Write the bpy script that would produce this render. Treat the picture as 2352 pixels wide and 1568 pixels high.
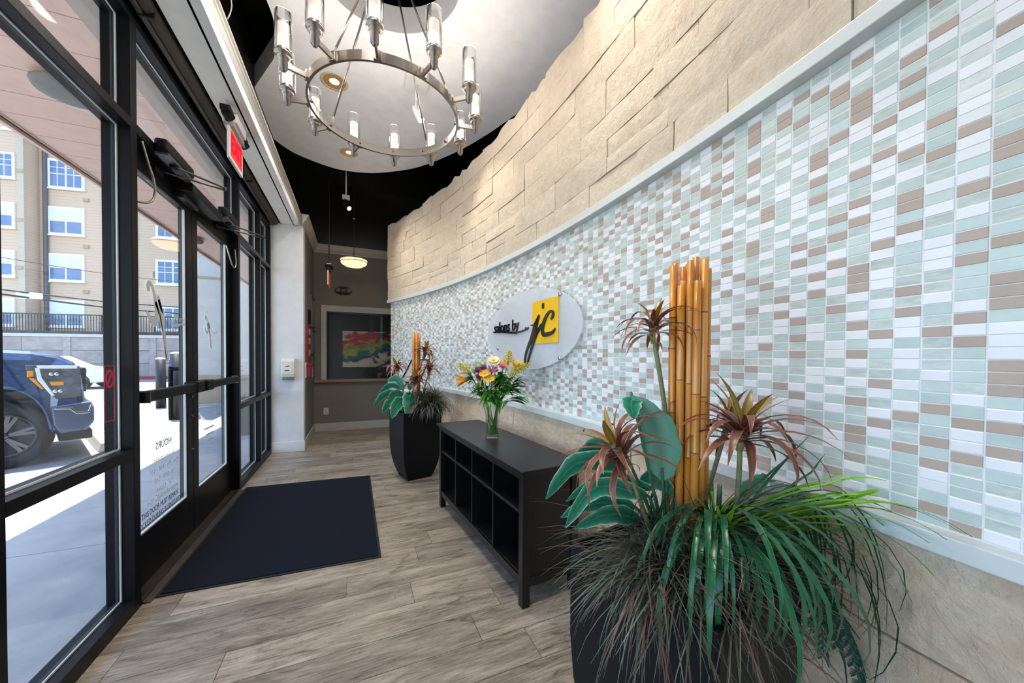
import bpy, math, random
from mathutils import Vector, Matrix

for o in list(bpy.data.objects):
    bpy.data.objects.remove(o, do_unlink=True)
SC = bpy.context.scene
COL = SC.collection
rng = random.Random(7)
pi = math.pi

# ------------------------------------------------------------------ camera
H = 1.30                                   # lens height
F, CY = 826.83, 831.53                     # focal length and principal row, in pixels of 2352x1568
YAW, PIT, ROL = .4105589, -.01487946, .00546039
_fw = Vector((math.sin(YAW) * math.cos(PIT), math.cos(YAW) * math.cos(PIT), math.sin(PIT)))
_rt = Vector((math.cos(YAW), -math.sin(YAW), 0))
_up = _rt.cross(_fw)
CR = (_rt * math.cos(ROL) + _up * math.sin(ROL)).normalized()
CU = (_up * math.cos(ROL) - _rt * math.sin(ROL)).normalized()
CF = _fw.normalized()
CAM = Vector((0, 0, H))
cd = bpy.data.cameras.new('camera'); cam = bpy.data.objects.new('camera', cd); COL.objects.link(cam)
cd.sensor_width = 36; cd.lens = F * 36 / 2352; cd.shift_y = (CY - 784) / 2352
cd.clip_start = .02; cd.clip_end = 300
cam.matrix_world = Matrix(((CR.x, CU.x, -CF.x, 0), (CR.y, CU.y, -CF.y, 0), (CR.z, CU.z, -CF.z, H), (0, 0, 0, 1)))
SC.camera = cam

# ------------------------------------------------------------------ sky, sun, exposure
SC.view_settings.view_transform = 'Standard'
SC.view_settings.look = 'None'
SC.view_settings.gamma = 1
SC.view_settings.use_curve_mapping = False
SC.view_settings.exposure = 0.0
SUN_DIR = Vector((-.090, .22, .97)).normalized()      # towards the sun
SKY_STRENGTH, SUN_STRENGTH = .86, 13.5
w = bpy.data.worlds.new('sky'); SC.world = w; w.use_nodes = True
nt = w.node_tree; nt.nodes.clear()
so = nt.nodes.new('ShaderNodeOutputWorld'); sb = nt.nodes.new('ShaderNodeBackground'); st = nt.nodes.new('ShaderNodeTexSky')
st.sky_type = 'NISHITA'; st.sun_disc = False; st.sun_elevation = math.asin(SUN_DIR.z)
st.sun_rotation = math.atan2(SUN_DIR.x, SUN_DIR.y); st.air_density = 1.0; st.dust_density = .5; st.ozone_density = 2.0
sb.inputs['Strength'].default_value = SKY_STRENGTH
nt.links.new(st.outputs[0], sb.inputs[0]); nt.links.new(sb.outputs[0], so.inputs[0])
sl = bpy.data.lights.new('sun', 'SUN'); sl.energy = SUN_STRENGTH; sl.angle = .01; sl.color = (1, .95, .87)
so_ = bpy.data.objects.new('sun', sl); COL.objects.link(so_)
so_.rotation_euler = SUN_DIR.to_track_quat('Z', 'Y').to_euler()
BULB, CAN_W, TRACK_W = 22.0, 104.0, 34.0     # lamp strengths used in the lamps' builders

# ------------------------------------------------------------------ pixel rays
def ray(x, y): return CR * ((x - 1176) / F) - CU * ((y - CY) / F) + CF
def zp(x, y, z=0): d = ray(x, y); return CAM + d * ((z - H) / d.z)
def xp(x, y, X): d = ray(x, y); return CAM + d * (X / d.x)
def yp(x, y, Y): d = ray(x, y); return CAM + d * (Y / d.y)
def vp(x, y, P): d = ray(x, y); return H + d.z * math.hypot(P[0], P[1]) / math.hypot(d.x, d.y)
def pp(x, y, O, N): d = ray(x, y); return CAM + d * ((Vector(O) - CAM).dot(N) / d.dot(N))
def proj(P):
    q = Vector(P) - CAM; z = q.dot(CF); return (1176 + F * q.dot(CR) / z, CY - F * q.dot(CU) / z, z)

# ------------------------------------------------------------------ materials
MATS = {}
def principled(name):
    m = bpy.data.materials.new(name); m.use_nodes = True
    return m, m.node_tree, m.node_tree.nodes['Principled BSDF']
def lnk(nt, a, b): nt.links.new(a, b)
def coords(nt, kind='Object', scale=(1, 1, 1), rnd=False):
    tc = nt.nodes.new('ShaderNodeTexCoord'); mp = nt.nodes.new('ShaderNodeMapping')
    mp.inputs['Scale'].default_value = scale
    src = tc.outputs[kind]
    if rnd:
        oi = nt.nodes.new('ShaderNodeObjectInfo'); ml = nt.nodes.new('ShaderNodeMath'); ml.operation = 'MULTIPLY'; ml.inputs[1].default_value = 37
        lnk(nt, oi.outputs['Random'], ml.inputs[0])
        va = nt.nodes.new('ShaderNodeVectorMath'); va.operation = 'ADD'
        lnk(nt, src, va.inputs[0]); lnk(nt, ml.outputs[0], va.inputs[1]); src = va.outputs[0]
    lnk(nt, src, mp.inputs['Vector'])
    return mp.outputs[0]
def noise(nt, vec, scale, detail=4, rough=.55, dist=0):
    n = nt.nodes.new('ShaderNodeTexNoise'); n.inputs['Scale'].default_value = scale; n.inputs['Detail'].default_value = detail
    n.inputs['Roughness'].default_value = rough; n.inputs['Distortion'].default_value = dist
    lnk(nt, vec, n.inputs['Vector']); return n.outputs[0]
def ramp(nt, fac, stops):
    r = nt.nodes.new('ShaderNodeValToRGB'); e = r.color_ramp.elements
    while len(e) < len(stops): e.new(.5)
    for k, (p, c) in enumerate(stops): e[k].position = p; e[k].color = (*c, 1)
    lnk(nt, fac, r.inputs[0]); return r.outputs[0]
def mix(nt, fac, a, b, mode='MIX'):
    m = nt.nodes.new('ShaderNodeMix'); m.data_type = 'RGBA'; m.blend_type = mode
    for s, v in ((m.inputs[0], fac), (m.inputs[6], a), (m.inputs[7], b)):
        if hasattr(v, 'default_value'): lnk(nt, v, s)
        elif isinstance(v, (int, float)): s.default_value = v
        else: s.default_value = (*v, 1)
    return m.outputs[2]
def mth(nt, op, a, b=None):
    m = nt.nodes.new('ShaderNodeMath'); m.operation = op
    for s, v in ((m.inputs[0], a), (m.inputs[1], b)):
        if v is None: continue
        if hasattr(v, 'default_value'): lnk(nt, v, s)
        else: s.default_value = v
    return m.outputs[0]
def bump(nt, bs, h, strength, dist=.01):
    b = nt.nodes.new('ShaderNodeBump'); b.inputs['Strength'].default_value = strength; b.inputs['Distance'].default_value = dist
    lnk(nt, h, b.inputs['Height']); lnk(nt, b.outputs[0], bs.inputs['Normal'])
def M(name, col, rough=.5, metal=0., col2=None, nscale=8, stretch=(1, 1, 1), bmp=None, emis=None, var=0, coat=0, spec=.5, contrast=(.35, .65)):
    if name in MATS: return MATS[name]
    m, nt, bs = principled(name)
    bs.inputs['Roughness'].default_value = rough; bs.inputs['Metallic'].default_value = metal
    bs.inputs['Specular IOR Level'].default_value = spec; bs.inputs['Coat Weight'].default_value = coat
    c = None
    v = coords(nt, 'Object', stretch, rnd=bool(var))
    n1 = noise(nt, v, nscale)
    c = ramp(nt, n1, [(contrast[0], col), (contrast[1], col2 or tuple(x * .93 for x in col))])
    if var:
        oi = nt.nodes.new('ShaderNodeObjectInfo'); hs = nt.nodes.new('ShaderNodeHueSaturation')
        a = mth(nt, 'MULTIPLY', oi.outputs['Random'], var * 2); b = mth(nt, 'ADD', a, 1 - var)
        lnk(nt, b, hs.inputs['Value']); lnk(nt, c, hs.inputs['Color']); c = hs.outputs[0]
    lnk(nt, c, bs.inputs['Base Color'])
    if bmp: bump(nt, bs, noise(nt, v, bmp[0], 6, .6), bmp[1], bmp[2] if len(bmp) > 2 else .01)
    if emis:
        bs.inputs['Emission Color'].default_value = (*emis[0], 1); bs.inputs['Emission Strength'].default_value = emis[1]
    MATS[name] = m; return m
def thin_glass(name, tint=(1, 1, 1), refl=1., rough=0., haze=0., hazecol=(.9, .92, .95)):
    m = bpy.data.materials.new(name); m.use_nodes = True; nt = m.node_tree; nt.nodes.clear()
    o = nt.nodes.new('ShaderNodeOutputMaterial'); t = nt.nodes.new('ShaderNodeBsdfTransparent'); g = nt.nodes.new('ShaderNodeBsdfGlossy')
    t.inputs[0].default_value = (*tint, 1); g.inputs['Roughness'].default_value = rough
    lw = nt.nodes.new('ShaderNodeLayerWeight'); lw.inputs[0].default_value = .5       # Schlick reflectance, the same from both sides of the sheet
    fac = mth(nt, 'MULTIPLY', mth(nt, 'ADD', mth(nt, 'MULTIPLY', mth(nt, 'POWER', lw.outputs['Facing'], 5), .96), .035), refl)
    base = t.outputs[0]
    if haze:
        d = nt.nodes.new('ShaderNodeBsdfDiffuse'); d.inputs[0].default_value = (*hazecol, 1)
        mx = nt.nodes.new('ShaderNodeMixShader'); mx.inputs[0].default_value = haze
        lnk(nt, t.outputs[0], mx.inputs[1]); lnk(nt, d.outputs[0], mx.inputs[2]); base = mx.outputs[0]
    ms = nt.nodes.new('ShaderNodeMixShader'); lnk(nt, fac, ms.inputs[0]); lnk(nt, base, ms.inputs[1]); lnk(nt, g.outputs[0], ms.inputs[2])
    lnk(nt, ms.outputs[0], o.inputs[0]); MATS[name] = m; return m

def plank_material():
    m, nt, bs = principled('weathered_plank')
    v = coords(nt, 'Object', (1, 1, 1), rnd=True)
    def sc(s):
        mp = nt.nodes.new('ShaderNodeMapping'); mp.inputs['Scale'].default_value = s; lnk(nt, v, mp.inputs['Vector']); return mp.outputs[0]
    n1 = noise(nt, sc((1.6, 9, 1)), 1.6, 6, .62, .6)
    n2 = noise(nt, sc((5, 90, 1)), 2.0, 5, .65, .3)
    n3 = noise(nt, sc((2.2, 6, 1)), 2.4, 4, .6, 1.2)
    n4 = noise(nt, sc((60, 12, 1)), 2.0, 3, .5)
    c = ramp(nt, n1, [(.32, (.10, .075, .05)), (.43, (.25, .195, .135)), (.54, (.40, .33, .24)), (.68, (.60, .52, .40))])
    c = mix(nt, .45, c, ramp(nt, n2, [(.36, (.075, .055, .04)), (.52, (.38, .315, .23)), (.70, (.64, .57, .45))]), 'MIX')
    c = mix(nt, ramp(nt, n3, [(.56, (0, 0, 0)), (.72, (.85, .85, .85))]), c, (.075, .055, .040))
    c = mix(nt, ramp(nt, n4, [(.60, (0, 0, 0)), (.76, (.40, .40, .40))]), c, (.12, .09, .065))
    oi = nt.nodes.new('ShaderNodeObjectInfo'); hs = nt.nodes.new('ShaderNodeHueSaturation')
    lnk(nt, mth(nt, 'ADD', mth(nt, 'MULTIPLY', oi.outputs['Random'], .32), .70), hs.inputs['Value']); lnk(nt, c, hs.inputs['Color'])
    hs.inputs['Saturation'].default_value = .9
    lnk(nt, hs.outputs[0], bs.inputs['Base Color']); bs.inputs['Roughness'].default_value = .42
    bump(nt, bs, n2, .25, .004)
    MATS['plank'] = m; return m
def stone_material(name, c1, c2, c3, bs_=.9, bd=.024):
    m, nt, bs = principled(name)
    v = coords(nt, 'Object', (1, 1, 1), rnd=True)
    n1 = noise(nt, v, 5, 5, .6); n2 = noise(nt, v, 26, 8, .72); n3 = noise(nt, v, 11, 6, .62, .35)
    c = ramp(nt, n1, [(.3, c1), (.5, c2), (.72, c3)])
    c = mix(nt, .20, c, ramp(nt, n2, [(.35, (.38, .28, .18)), (.65, (1, 1, 1))]), 'MULTIPLY')
    oi = nt.nodes.new('ShaderNodeObjectInfo'); hs = nt.nodes.new('ShaderNodeHueSaturation')
    lnk(nt, mth(nt, 'ADD', mth(nt, 'MULTIPLY', oi.outputs['Random'], .14), .91), hs.inputs['Value']); lnk(nt, c, hs.inputs['Color'])
    lnk(nt, hs.outputs[0], bs.inputs['Base Color']); bs.inputs['Roughness'].default_value = .85
    h = mth(nt, 'ADD', mth(nt, 'MULTIPLY', n2, .5), n3)
    bump(nt, bs, h, bs_, bd)
    MATS[name] = m; return m
def leaf_material(name, stops, vein=0, rough=.4, trans=.12):
    """colour across the leaf from its midrib (0) to its margin (1)"""
    m, nt, bs = principled(name)
    tc = nt.nodes.new('ShaderNodeTexCoord'); sp = nt.nodes.new('ShaderNodeSeparateXYZ'); lnk(nt, tc.outputs['UV'], sp.inputs[0])
    a = mth(nt, 'MULTIPLY', mth(nt, 'ABSOLUTE', mth(nt, 'SUBTRACT', sp.outputs[0], .5)), 2)
    vo = coords(nt, 'Object', (1, 1, 1), rnd=True)
    a2 = mth(nt, 'ADD', a, mth(nt, 'MULTIPLY', mth(nt, 'SUBTRACT', noise(nt, vo, 60, 3), .5), .3))
    c = ramp(nt, a2, stops)
    if vein:
        wv = nt.nodes.new('ShaderNodeTexWave'); wv.inputs['Scale'].default_value = 2.6; wv.inputs['Distortion'].default_value = .4
        mp = nt.nodes.new('ShaderNodeMapping'); mp.inputs['Scale'].default_value = (5, .3, 1)
        lnk(nt, tc.outputs['UV'], mp.inputs[0]); lnk(nt, mp.outputs[0], wv.inputs[0])
        c = mix(nt, vein, c, ramp(nt, wv.outputs[0], [(.2, (.35, .4, .35)), (.7, (1, 1, 1))]), 'MULTIPLY')
    oi = nt.nodes.new('ShaderNodeObjectInfo'); hs = nt.nodes.new('ShaderNodeHueSaturation')
    lnk(nt, mth(nt, 'ADD', mth(nt, 'MULTIPLY', oi.outputs['Random'], .4), .8), hs.inputs['Value']); lnk(nt, c, hs.inputs['Color'])
    lnk(nt, hs.outputs[0], bs.inputs['Base Color'])
    bs.inputs['Roughness'].default_value = rough
    MATS[name] = m; return m
def painting_material():
    m, nt, bs = principled('abstract_paint')
    v = coords(nt, 'Generated'); sp = nt.nodes.new('ShaderNodeSeparateXYZ')
    n = nt.nodes.new('ShaderNodeTexNoise'); n.inputs['Scale'].default_value = 3.2; n.inputs['Detail'].default_value = 4; n.inputs['Distortion'].default_value = 1.2
    lnk(nt, v, n.inputs['Vector'])
    va = nt.nodes.new('ShaderNodeVectorMath'); va.operation = 'MULTIPLY_ADD'
    va.inputs[1].default_value = (.9, .0, .9); lnk(nt, n.outputs[1], va.inputs[0]); vs_ = nt.nodes.new('ShaderNodeVectorMath'); vs_.operation = 'SUBTRACT'; vs_.inputs[1].default_value = (.45, 0, .45); lnk(nt, v, vs_.inputs[0]); lnk(nt, vs_.outputs[0], va.inputs[2])
    lnk(nt, va.outputs[0], sp.inputs[0])
    X, Z = sp.outputs[0], sp.outputs[2]
    band = ramp(nt, mth(nt, 'ADD', mth(nt, 'MULTIPLY', Z, .75), mth(nt, 'MULTIPLY', X, -.28)),
                [(.06, (.85, .72, .50)), (.10, (.01, .06, .12)), (.24, (.0, .26, .17)), (.29, (.80, .55, .02)), (.36, (.03, .30, .06)), (.40, (.80, .50, .03)), (.43, (.72, .03, .01)), (.62, (.60, .01, .01)), (.66, (.85, .68, .45))])
    dark = ramp(nt, mth(nt, 'ABSOLUTE', mth(nt, 'SUBTRACT', X, .74)), [(.03, (1, 1, 1)), (.13, (0, 0, 0))])
    c = mix(nt, dark, band, (.02, .015, .06))
    right = ramp(nt, X, [(.86, (0, 0, 0)), (.98, (1, 1, 1))])
    c = mix(nt, right, c, ramp(nt, Z, [(.3, (.25, .02, .01)), (.5, (.04, .0, .05)), (.62, (.0, .22, .16)), (.75, (.45, .02, .01)), (.9, (.6, .45, .3))]))
    lnk(nt, c, bs.inputs['Base Color']); bs.inputs['Roughness'].default_value = .35
    MATS['paint'] = m; return m

# ------------------------------------------------------------------ mesh helpers
ORG = {}
class MB:
    def __init__(s): s.v, s.f, s.mi, s.uv = [], [], [], []
    def add(s, vs, fs, mi=0, uv=None):
        b = len(s.v); s.v += [tuple(p) for p in vs]; s.f += [tuple(b + i for i in q) for q in fs]; s.mi += [mi] * len(fs)
        s.uv += (uv if uv else [(.5, .5)] * len(vs)); return s
    def box(s, x0, x1, y0, y1, z0, z1, mi=0):
        return s.obox(((x0 + x1) / 2, (y0 + y1) / 2, (z0 + z1) / 2), ((x1 - x0) / 2, 0, 0), (0, (y1 - y0) / 2, 0), (0, 0, (z1 - z0) / 2), mi)
    def obox(s, c, a, b, d, mi=0):
        c, a, b, d = map(Vector, (c, a, b, d))
        if a.cross(b).dot(d) < 0: a = -a
        vs = [c + a * i + b * j + d * k for k in (-1, 1) for j in (-1, 1) for i in (-1, 1)]
        return s.add(vs, [(0, 2, 3, 1), (4, 5, 7, 6), (0, 1, 5, 4), (2, 6, 7, 3), (0, 4, 6, 2), (1, 3, 7, 5)], mi)
    def tube(s, path, r, n=8, mi=0, cap=True):
        path = [Vector(p) for p in path]; m = len(path)
        rr = r if isinstance(r, (list, tuple)) else [r] * m
        ref = None; rings = []
        for i, p in enumerate(path):
            t = (path[min(i + 1, m - 1)] - path[max(i - 1, 0)]).normalized()
            if ref is None: ref = Vector((0, 0, 1)) if abs(t.z) < .9 else Vector((1, 0, 0))
            u = (ref - t * ref.dot(t)).normalized(); ref = u; w_ = t.cross(u)
            rings.append([p + (u * math.cos(2 * pi * k / n) + w_ * math.sin(2 * pi * k / n)) * rr[i] for k in range(n)])
        vs = [q for r_ in rings for q in r_]
        fs = [(i * n + k, i * n + (k + 1) % n, (i + 1) * n + (k + 1) % n, (i + 1) * n + k) for i in range(m - 1) for k in range(n)]
        if cap: fs += [tuple(range(n))[::-1], tuple((m - 1) * n + k for k in range(n))]
        return s.add(vs, fs, mi)
    def lathe(s, prof, c=(0, 0, 0), n=20, mi=0, axis=None, cap=True):
        c = Vector(c); ax = Vector(axis or (0, 0, 1)).normalized()
        u = ax.orthogonal().normalized(); w_ = ax.cross(u)
        vs = [c + ax * z + (u * math.cos(2 * pi * k / n) + w_ * math.sin(2 * pi * k / n)) * r for r, z in prof for k in range(n)]
        m = len(prof)
        fs = [(i * n + k, i * n + (k + 1) % n, (i + 1) * n + (k + 1) % n, (i + 1) * n + k) for i in range(m - 1) for k in range(n)]
        if cap: fs += [tuple(range(n))[::-1], tuple((m - 1) * n + k for k in range(n))]
        return s.add(vs, fs, mi)
    def prism(s, pts, d, mi=0):
        """planar polygon of 3d points swept by vector d"""
        pts = [Vector(p) for p in pts]; d = Vector(d); n = len(pts)
        nrm = Vector((0, 0, 0))
        for i in range(n): nrm += pts[i].cross(pts[(i + 1) % n])
        if nrm.dot(d) < 0: pts = pts[::-1]
        vs = pts + [p + d for p in pts]
        return s.add(vs, [tuple(range(n))[::-1], tuple(n + i for i in range(n))] + [(i, (i + 1) % n, n + (i + 1) % n, n + i) for i in range(n)], mi)
    def ribbon(s, path, widths, side, mi=0, fold=0., thick=0):
        """leaf blade: path points, half widths, side vector; folded along the midrib"""
        path = [Vector(p) for p in path]; m = len(path); vs, uv = [], []
        for i, p in enumerate(path):
            t = (path[min(i + 1, m - 1)] - path[max(i - 1, 0)]).normalized()
            sd = Vector(side); sd = (sd - t * sd.dot(t)).normalized(); up = t.cross(sd)
            if up.z < 0: up = -up
            wd = widths[i]
            for k, u in ((-1, 0), (0, .5), (1, 1)):
                vs.append(p + sd * (k * wd) + up * (abs(k) * wd * fold)); uv.append((u, i / (m - 1)))
        fs = [(i * 3 + k, i * 3 + k + 1, i * 3 + k + 4, i * 3 + k + 3) for i in range(m - 1) for k in (0, 1)]
        return s.add(vs, fs, mi, uv)
    def build(s, name, mats, parent=None, smooth=False, bevel=0, base=True, seg=2, angle=None):
        mats = mats if isinstance(mats, (list, tuple)) else [mats]
        if parent is not None: org = ORG[parent]
        elif base:
            xs = [p[0] for p in s.v]; ys = [p[1] for p in s.v]; zs = [p[2] for p in s.v]
            org = Vector(((min(xs) + max(xs)) / 2, (min(ys) + max(ys)) / 2, min(zs)))
        else: org = Vector((0, 0, 0))
        me = bpy.data.meshes.new(name)
        me.from_pydata([(p[0] - org.x, p[1] - org.y, p[2] - org.z) for p in s.v], [], s.f)
        for m_ in mats: me.materials.append(m_)
        me.polygons.foreach_set('material_index', s.mi)
        if smooth: me.polygons.foreach_set('use_smooth', [True] * len(s.f))
        uvl = me.uv_layers.new(name='UVMap'); flat = []
        li = [0] * len(me.loops); me.loops.foreach_get('vertex_index', li)
        for i in li: flat += s.uv[i]
        uvl.data.foreach_set('uv', flat)
        me.update()
        o = bpy.data.objects.new(name, me); COL.objects.link(o)
        if parent is not None: o.parent = parent
        else: o.location = org
        ORG[o] = org
        if bevel:
            b = o.modifiers.new('bevel', 'BEVEL'); b.width = bevel; b.segments = seg; b.limit_method = 'ANGLE'
        return o
def thing(name, loc, label=None, cat=None, group=None):
    o = bpy.data.objects.new(name, None); COL.objects.link(o); o.location = loc; o.empty_display_size = .1
    ORG[o] = Vector(loc)
    return tag(o, label, cat, group)
def tag(o, label=None, cat=None, group=None, kind=None):
    if label: o['label'] = label
    if cat: o['category'] = cat
    if group: o['group'] = group
    if kind: o['kind'] = kind
    return o
def struct(o): o['kind'] = 'structure'; return o
def bx(name, mat, parent, *a, **k): return MB().box(*a).build(name, mat, parent, **k)
def share(name, mesh, loc, parent, rot=None):
    o = bpy.data.objects.new(name, mesh); COL.objects.link(o); o.parent = parent
    o.location = Vector(loc) - ORG[parent]
    if rot: o.rotation_euler = rot
    ORG[o] = ORG[parent]; return o
def text(name, body, size, mtx, mat, parent, extrude=.0005, xs=1., align='CENTER', bold=0., shear=0.):
    cu = bpy.data.curves.new(name, 'FONT'); cu.body = body; cu.size = size; cu.extrude = extrude; cu.align_x = align; cu.align_y = 'CENTER'
    cu.offset = bold; cu.shear = shear; cu.resolution_u = 3
    t = bpy.data.objects.new(name, cu); COL.objects.link(t)
    me = bpy.data.meshes.new_from_object(t.evaluated_get(bpy.context.evaluated_depsgraph_get()))
    bpy.data.objects.remove(t, do_unlink=True)
    me.transform(Matrix.Diagonal((xs, 1, 1, 1))); me.transform(mtx); me.transform(Matrix.Translation(-ORG[parent]))
    me.materials.clear(); me.materials.append(mat)
    o = bpy.data.objects.new(name, me); COL.objects.link(o); o.parent = parent; ORG[o] = ORG[parent]; return o
def frame_mtx(o, x, y):
    x = Vector(x).normalized(); y = Vector(y).normalized(); z = x.cross(y)
    return Matrix(((x.x, y.x, z.x, o[0]), (x.y, y.y, z.y, o[1]), (x.z, y.z, z.z, o[2]), (0, 0, 0, 1)))
def stroke(mb, pts, N, depth):
    """pts: (3d point, half width) ribbon of constant depth along N, rounded ends"""
    N = Vector(N).normalized(); L, R_ = [], []
    for i, (p, wd) in enumerate(pts):
        a = pts[max(i - 1, 0)][0]; b = pts[min(i + 1, len(pts) - 1)][0]
        t = (Vector(b) - Vector(a)).normalized(); sd = t.cross(N)
        L.append(Vector(p) + sd * wd); R_.append(Vector(p) - sd * wd)
    n = len(pts); vs = L + R_ + [q + N * depth for q in L] + [q + N * depth for q in R_]; fs = []
    for i in range(n - 1):
        fs += [(i, i + 1, n + i + 1, n + i), (2 * n + i, 3 * n + i, 3 * n + i + 1, 2 * n + i + 1), (i, 2 * n + i, 2 * n + i + 1, i + 1), (n + i, n + i + 1, 3 * n + i + 1, 3 * n + i)]
    fs += [(0, n, 3 * n, 2 * n), (n - 1, 3 * n - 1, 4 * n - 1, 2 * n - 1)]
    mb.add(vs, fs)
def smoothpath(pts, sub=6):
    """catmull-rom through tuples"""
    out = []; n = len(pts)
    for i in range(n - 1):
        p0, p1, p2, p3 = pts[max(i - 1, 0)], pts[i], pts[i + 1], pts[min(i + 2, n - 1)]
        for k in range(sub):
            t = k / sub
            out.append(tuple(.5 * (2 * b + (c - a) * t + (2 * a - 5 * b + 4 * c - d) * t * t + (-a + 3 * b - 3 * c + d) * t ** 3) for a, b, c, d in zip(p0, p1, p2, p3)))
    out.append(tuple(pts[-1])); return out

# ------------------------------------------------------------------ shared materials
black_metal = M('black_anodised_aluminium', (.0045, .005, .0065), .38, 0, (.006, .0065, .008), 20, spec=.16)
bronze = M('dull_bronze_threshold', (.085, .07, .055), .4, .6, (.05, .042, .034), 14)
glass = thin_glass('window_glass', (.97, .985, .98), .85)
glint_m = M('pale_edge_glint', (.62, .66, .68), .3)  # pale colour painting the bright reflection along the glass edges
cream = M('cream_paint', (.84, .83, .79), .5)
white_paint = M('white_wall_paint', (.70, .71, .74), .55)
taupe = M('taupe_wall_paint', (.185, .168, .148), .6)
trimw = M('trim_paint', (.46, .45, .42), .45)
black_paint = M('black_gloss_paint', (.008, .0075, .007), .28)
darkbrown = M('dark_brown_shade_fabric', (.042, .032, .022), .8, 0, (.03, .022, .016), 60)
ledge_mat = M('pale_grey_ledge_paint', (.62, .655, .65), .35)
grout = M('white_grout', (.80, .80, .80), .8)
nickel = M('brushed_nickel', (.36, .325, .295), .30, 1., (.30, .275, .25), 60, (1, 1, 30))
black_plastic = M('black_plastic', (.007, .007, .008), .45, spec=.22)
white_plastic = M('white_plastic', (.75, .75, .74), .4)
black_wood = M('black_painted_wood', (.0045, .0045, .0055), .34, 0, (.007, .007, .008), 12, spec=.42)
chrome = M('chrome', (.75, .75, .75), .12, 1.)
plank_m = plank_material()
stone_m = stone_material('limestone_block', (.64, .535, .41), (.71, .61, .485), (.69, .59, .46))
stone_l = stone_material('sandstone_block', (.70, .50, .32), (.80, .62, .44), (.84, .72, .56), .9, .03)
# ================================================================== FLOOR
XS = -1.02                                   # room face of the storefront framing
WC, WR = Vector((-10.024, 1.841, 0)), 11.347 # centre and radius of the curved wall
def arc(th, r=WR, z=0.): return Vector((WC.x + r * math.cos(th), WC.y + r * math.sin(th), z))
def th_of_y(y): return math.asin((y - WC.y) / WR)
floor = struct(bx('floor', plank_m, None, -1.13, 1.6, -3.2, 6.95, -.14, -.009))
PW = .19; known = {}
full = None
for k in range(-10, 29):
    y0 = 1.545 + PW * k; y1 = min(y0 + PW, 6.95)
    if y0 > 6.9 or y0 < -.4: continue
    jx = {3: -.045, 2: .287, 0: .532, 1: -.52}.get(k, rng.uniform(-1, .2))
    xs = [-1.02]; x = jx - 1.22 * 2
    while x < 1.42:
        if x > -1.0: xs.append(x)
        x += 1.22
    xs.append(1.42)
    for a, b in zip(xs, xs[1:]):
        g = .0012
        if full and abs((b - a) - 1.22) < 1e-6 and abs(y1 - y0 - PW) < 1e-6:
            share('plank', full, ((a + b) / 2, (y0 + y1) / 2, 0), floor)
        else:
            o = MB().box(-(b - a) / 2 + g, (b - a) / 2 - g, -(y1 - y0) / 2 + g, (y1 - y0) / 2 - g, -.009, 0).build('plank', plank_m, None, base=False)
            o.parent = floor; o.location = Vector(((a + b) / 2, (y0 + y1) / 2, 0)) - ORG[floor]
            if abs((b - a) - 1.22) < 1e-6: full = o.data

# ================================================================== CURVED WALL
ZB, ZT = .914, 2.136                          # tile field bottom / top
TH0, TH1 = th_of_y(-1.2), th_of_y(6.03)
def arc_band(r0, r1, z0, z1, t0, t1, n=60):
    mb = MB(); vs = []
    for i in range(n + 1):
        t = t0 + (t1 - t0) * i / n
        vs += [arc(t, r0, z0), arc(t, r1, z0), arc(t, r1, z1), arc(t, r0, z1)]
    fs = []
    for i in range(n):
        for k in range(4): fs.append((i * 4 + k, (i + 1) * 4 + k, (i + 1) * 4 + (k + 1) % 4, i * 4 + (k + 1) % 4))
    fs += [(0, 1, 2, 3), (n * 4 + 3, n * 4 + 2, n * 4 + 1, n * 4)]
    return mb.add(vs, fs)
wall_r = struct(arc_band(WR - .0022, WR + .24, 0, 3.25, TH0, TH1).build('wall_right', grout))
led = arc_band(WR - .05, WR + .01, 2.141, 2.187, TH0, TH1 + .004).build('ledge', ledge_mat, wall_r, bevel=.003)
led = arc_band(WR - .045, WR + .01, .869, .914, TH0, TH1 + .002).build('ledge', ledge_mat, wall_r, bevel=.003)
t_white = M('white_mosaic_glaze', (.84, .84, .86), .3, var=.03)
t_aqua = M('aqua_frosted_glass', (.50, .60, .575), .28, 0, (.56, .645, .62), 20, var=.07)
t_clear = M('silvery_textured_glass', (.61, .655, .61), .14, 0, (.47, .54, .51), 30, (1, 1, 4), (120, .25, .003), var=.06)
t_taupe = M('taupe_ceramic', (.47, .375, .315), .42, var=.05)
TM = [t_white, t_aqua, t_clear, t_taupe]
CP, RP, GX, GR = .0508, .02545, .0032, .0021
TT = [.0005, -.0006, -.0014, .0003]           # tile kinds sit a little proud or shy
tile_mesh = []
def tile_geo(mb, fn, mi):
    a, h, d, e = CP / 2 - GX / 2, RP / 2 - GR / 2, .004 + TT[mi], .0009
    q = [fn(x, d, z) for x, z in ((-a + e, -h + e), (a - e, -h + e), (a - e, h - e), (-a + e, h - e))]
    p = [fn(x, d - e, z) for x, z in ((-a, -h), (a, -h), (a, h), (-a, h))]
    b = [fn(x, -.002, z) for x, z in ((-a, -h), (a, -h), (a, h), (-a, h))]
    mb.add(q + p + b, [(0, 1, 2, 3)] + [(4 + i, 4 + (i + 1) % 4, (i + 1) % 4, i) for i in range(4)] + [(8 + i, 8 + (i + 1) % 4, 4 + (i + 1) % 4, 4 + i) for i in range(4)], mi)
for mi in range(4):
    mb = MB(); tile_geo(mb, lambda x, d, z: (-d, -x, z), mi); mb.mi = [0] * len(mb.f)
    o = mb.build('tile_source', TM[mi], base=False); tile_mesh.append(o.data); bpy.data.objects.remove(o)
ncol = int((TH1 - TH0) * WR / CP); nrow = int((ZT - ZB) / RP) + 1
tiles = []; left = [-1] * nrow
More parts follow.
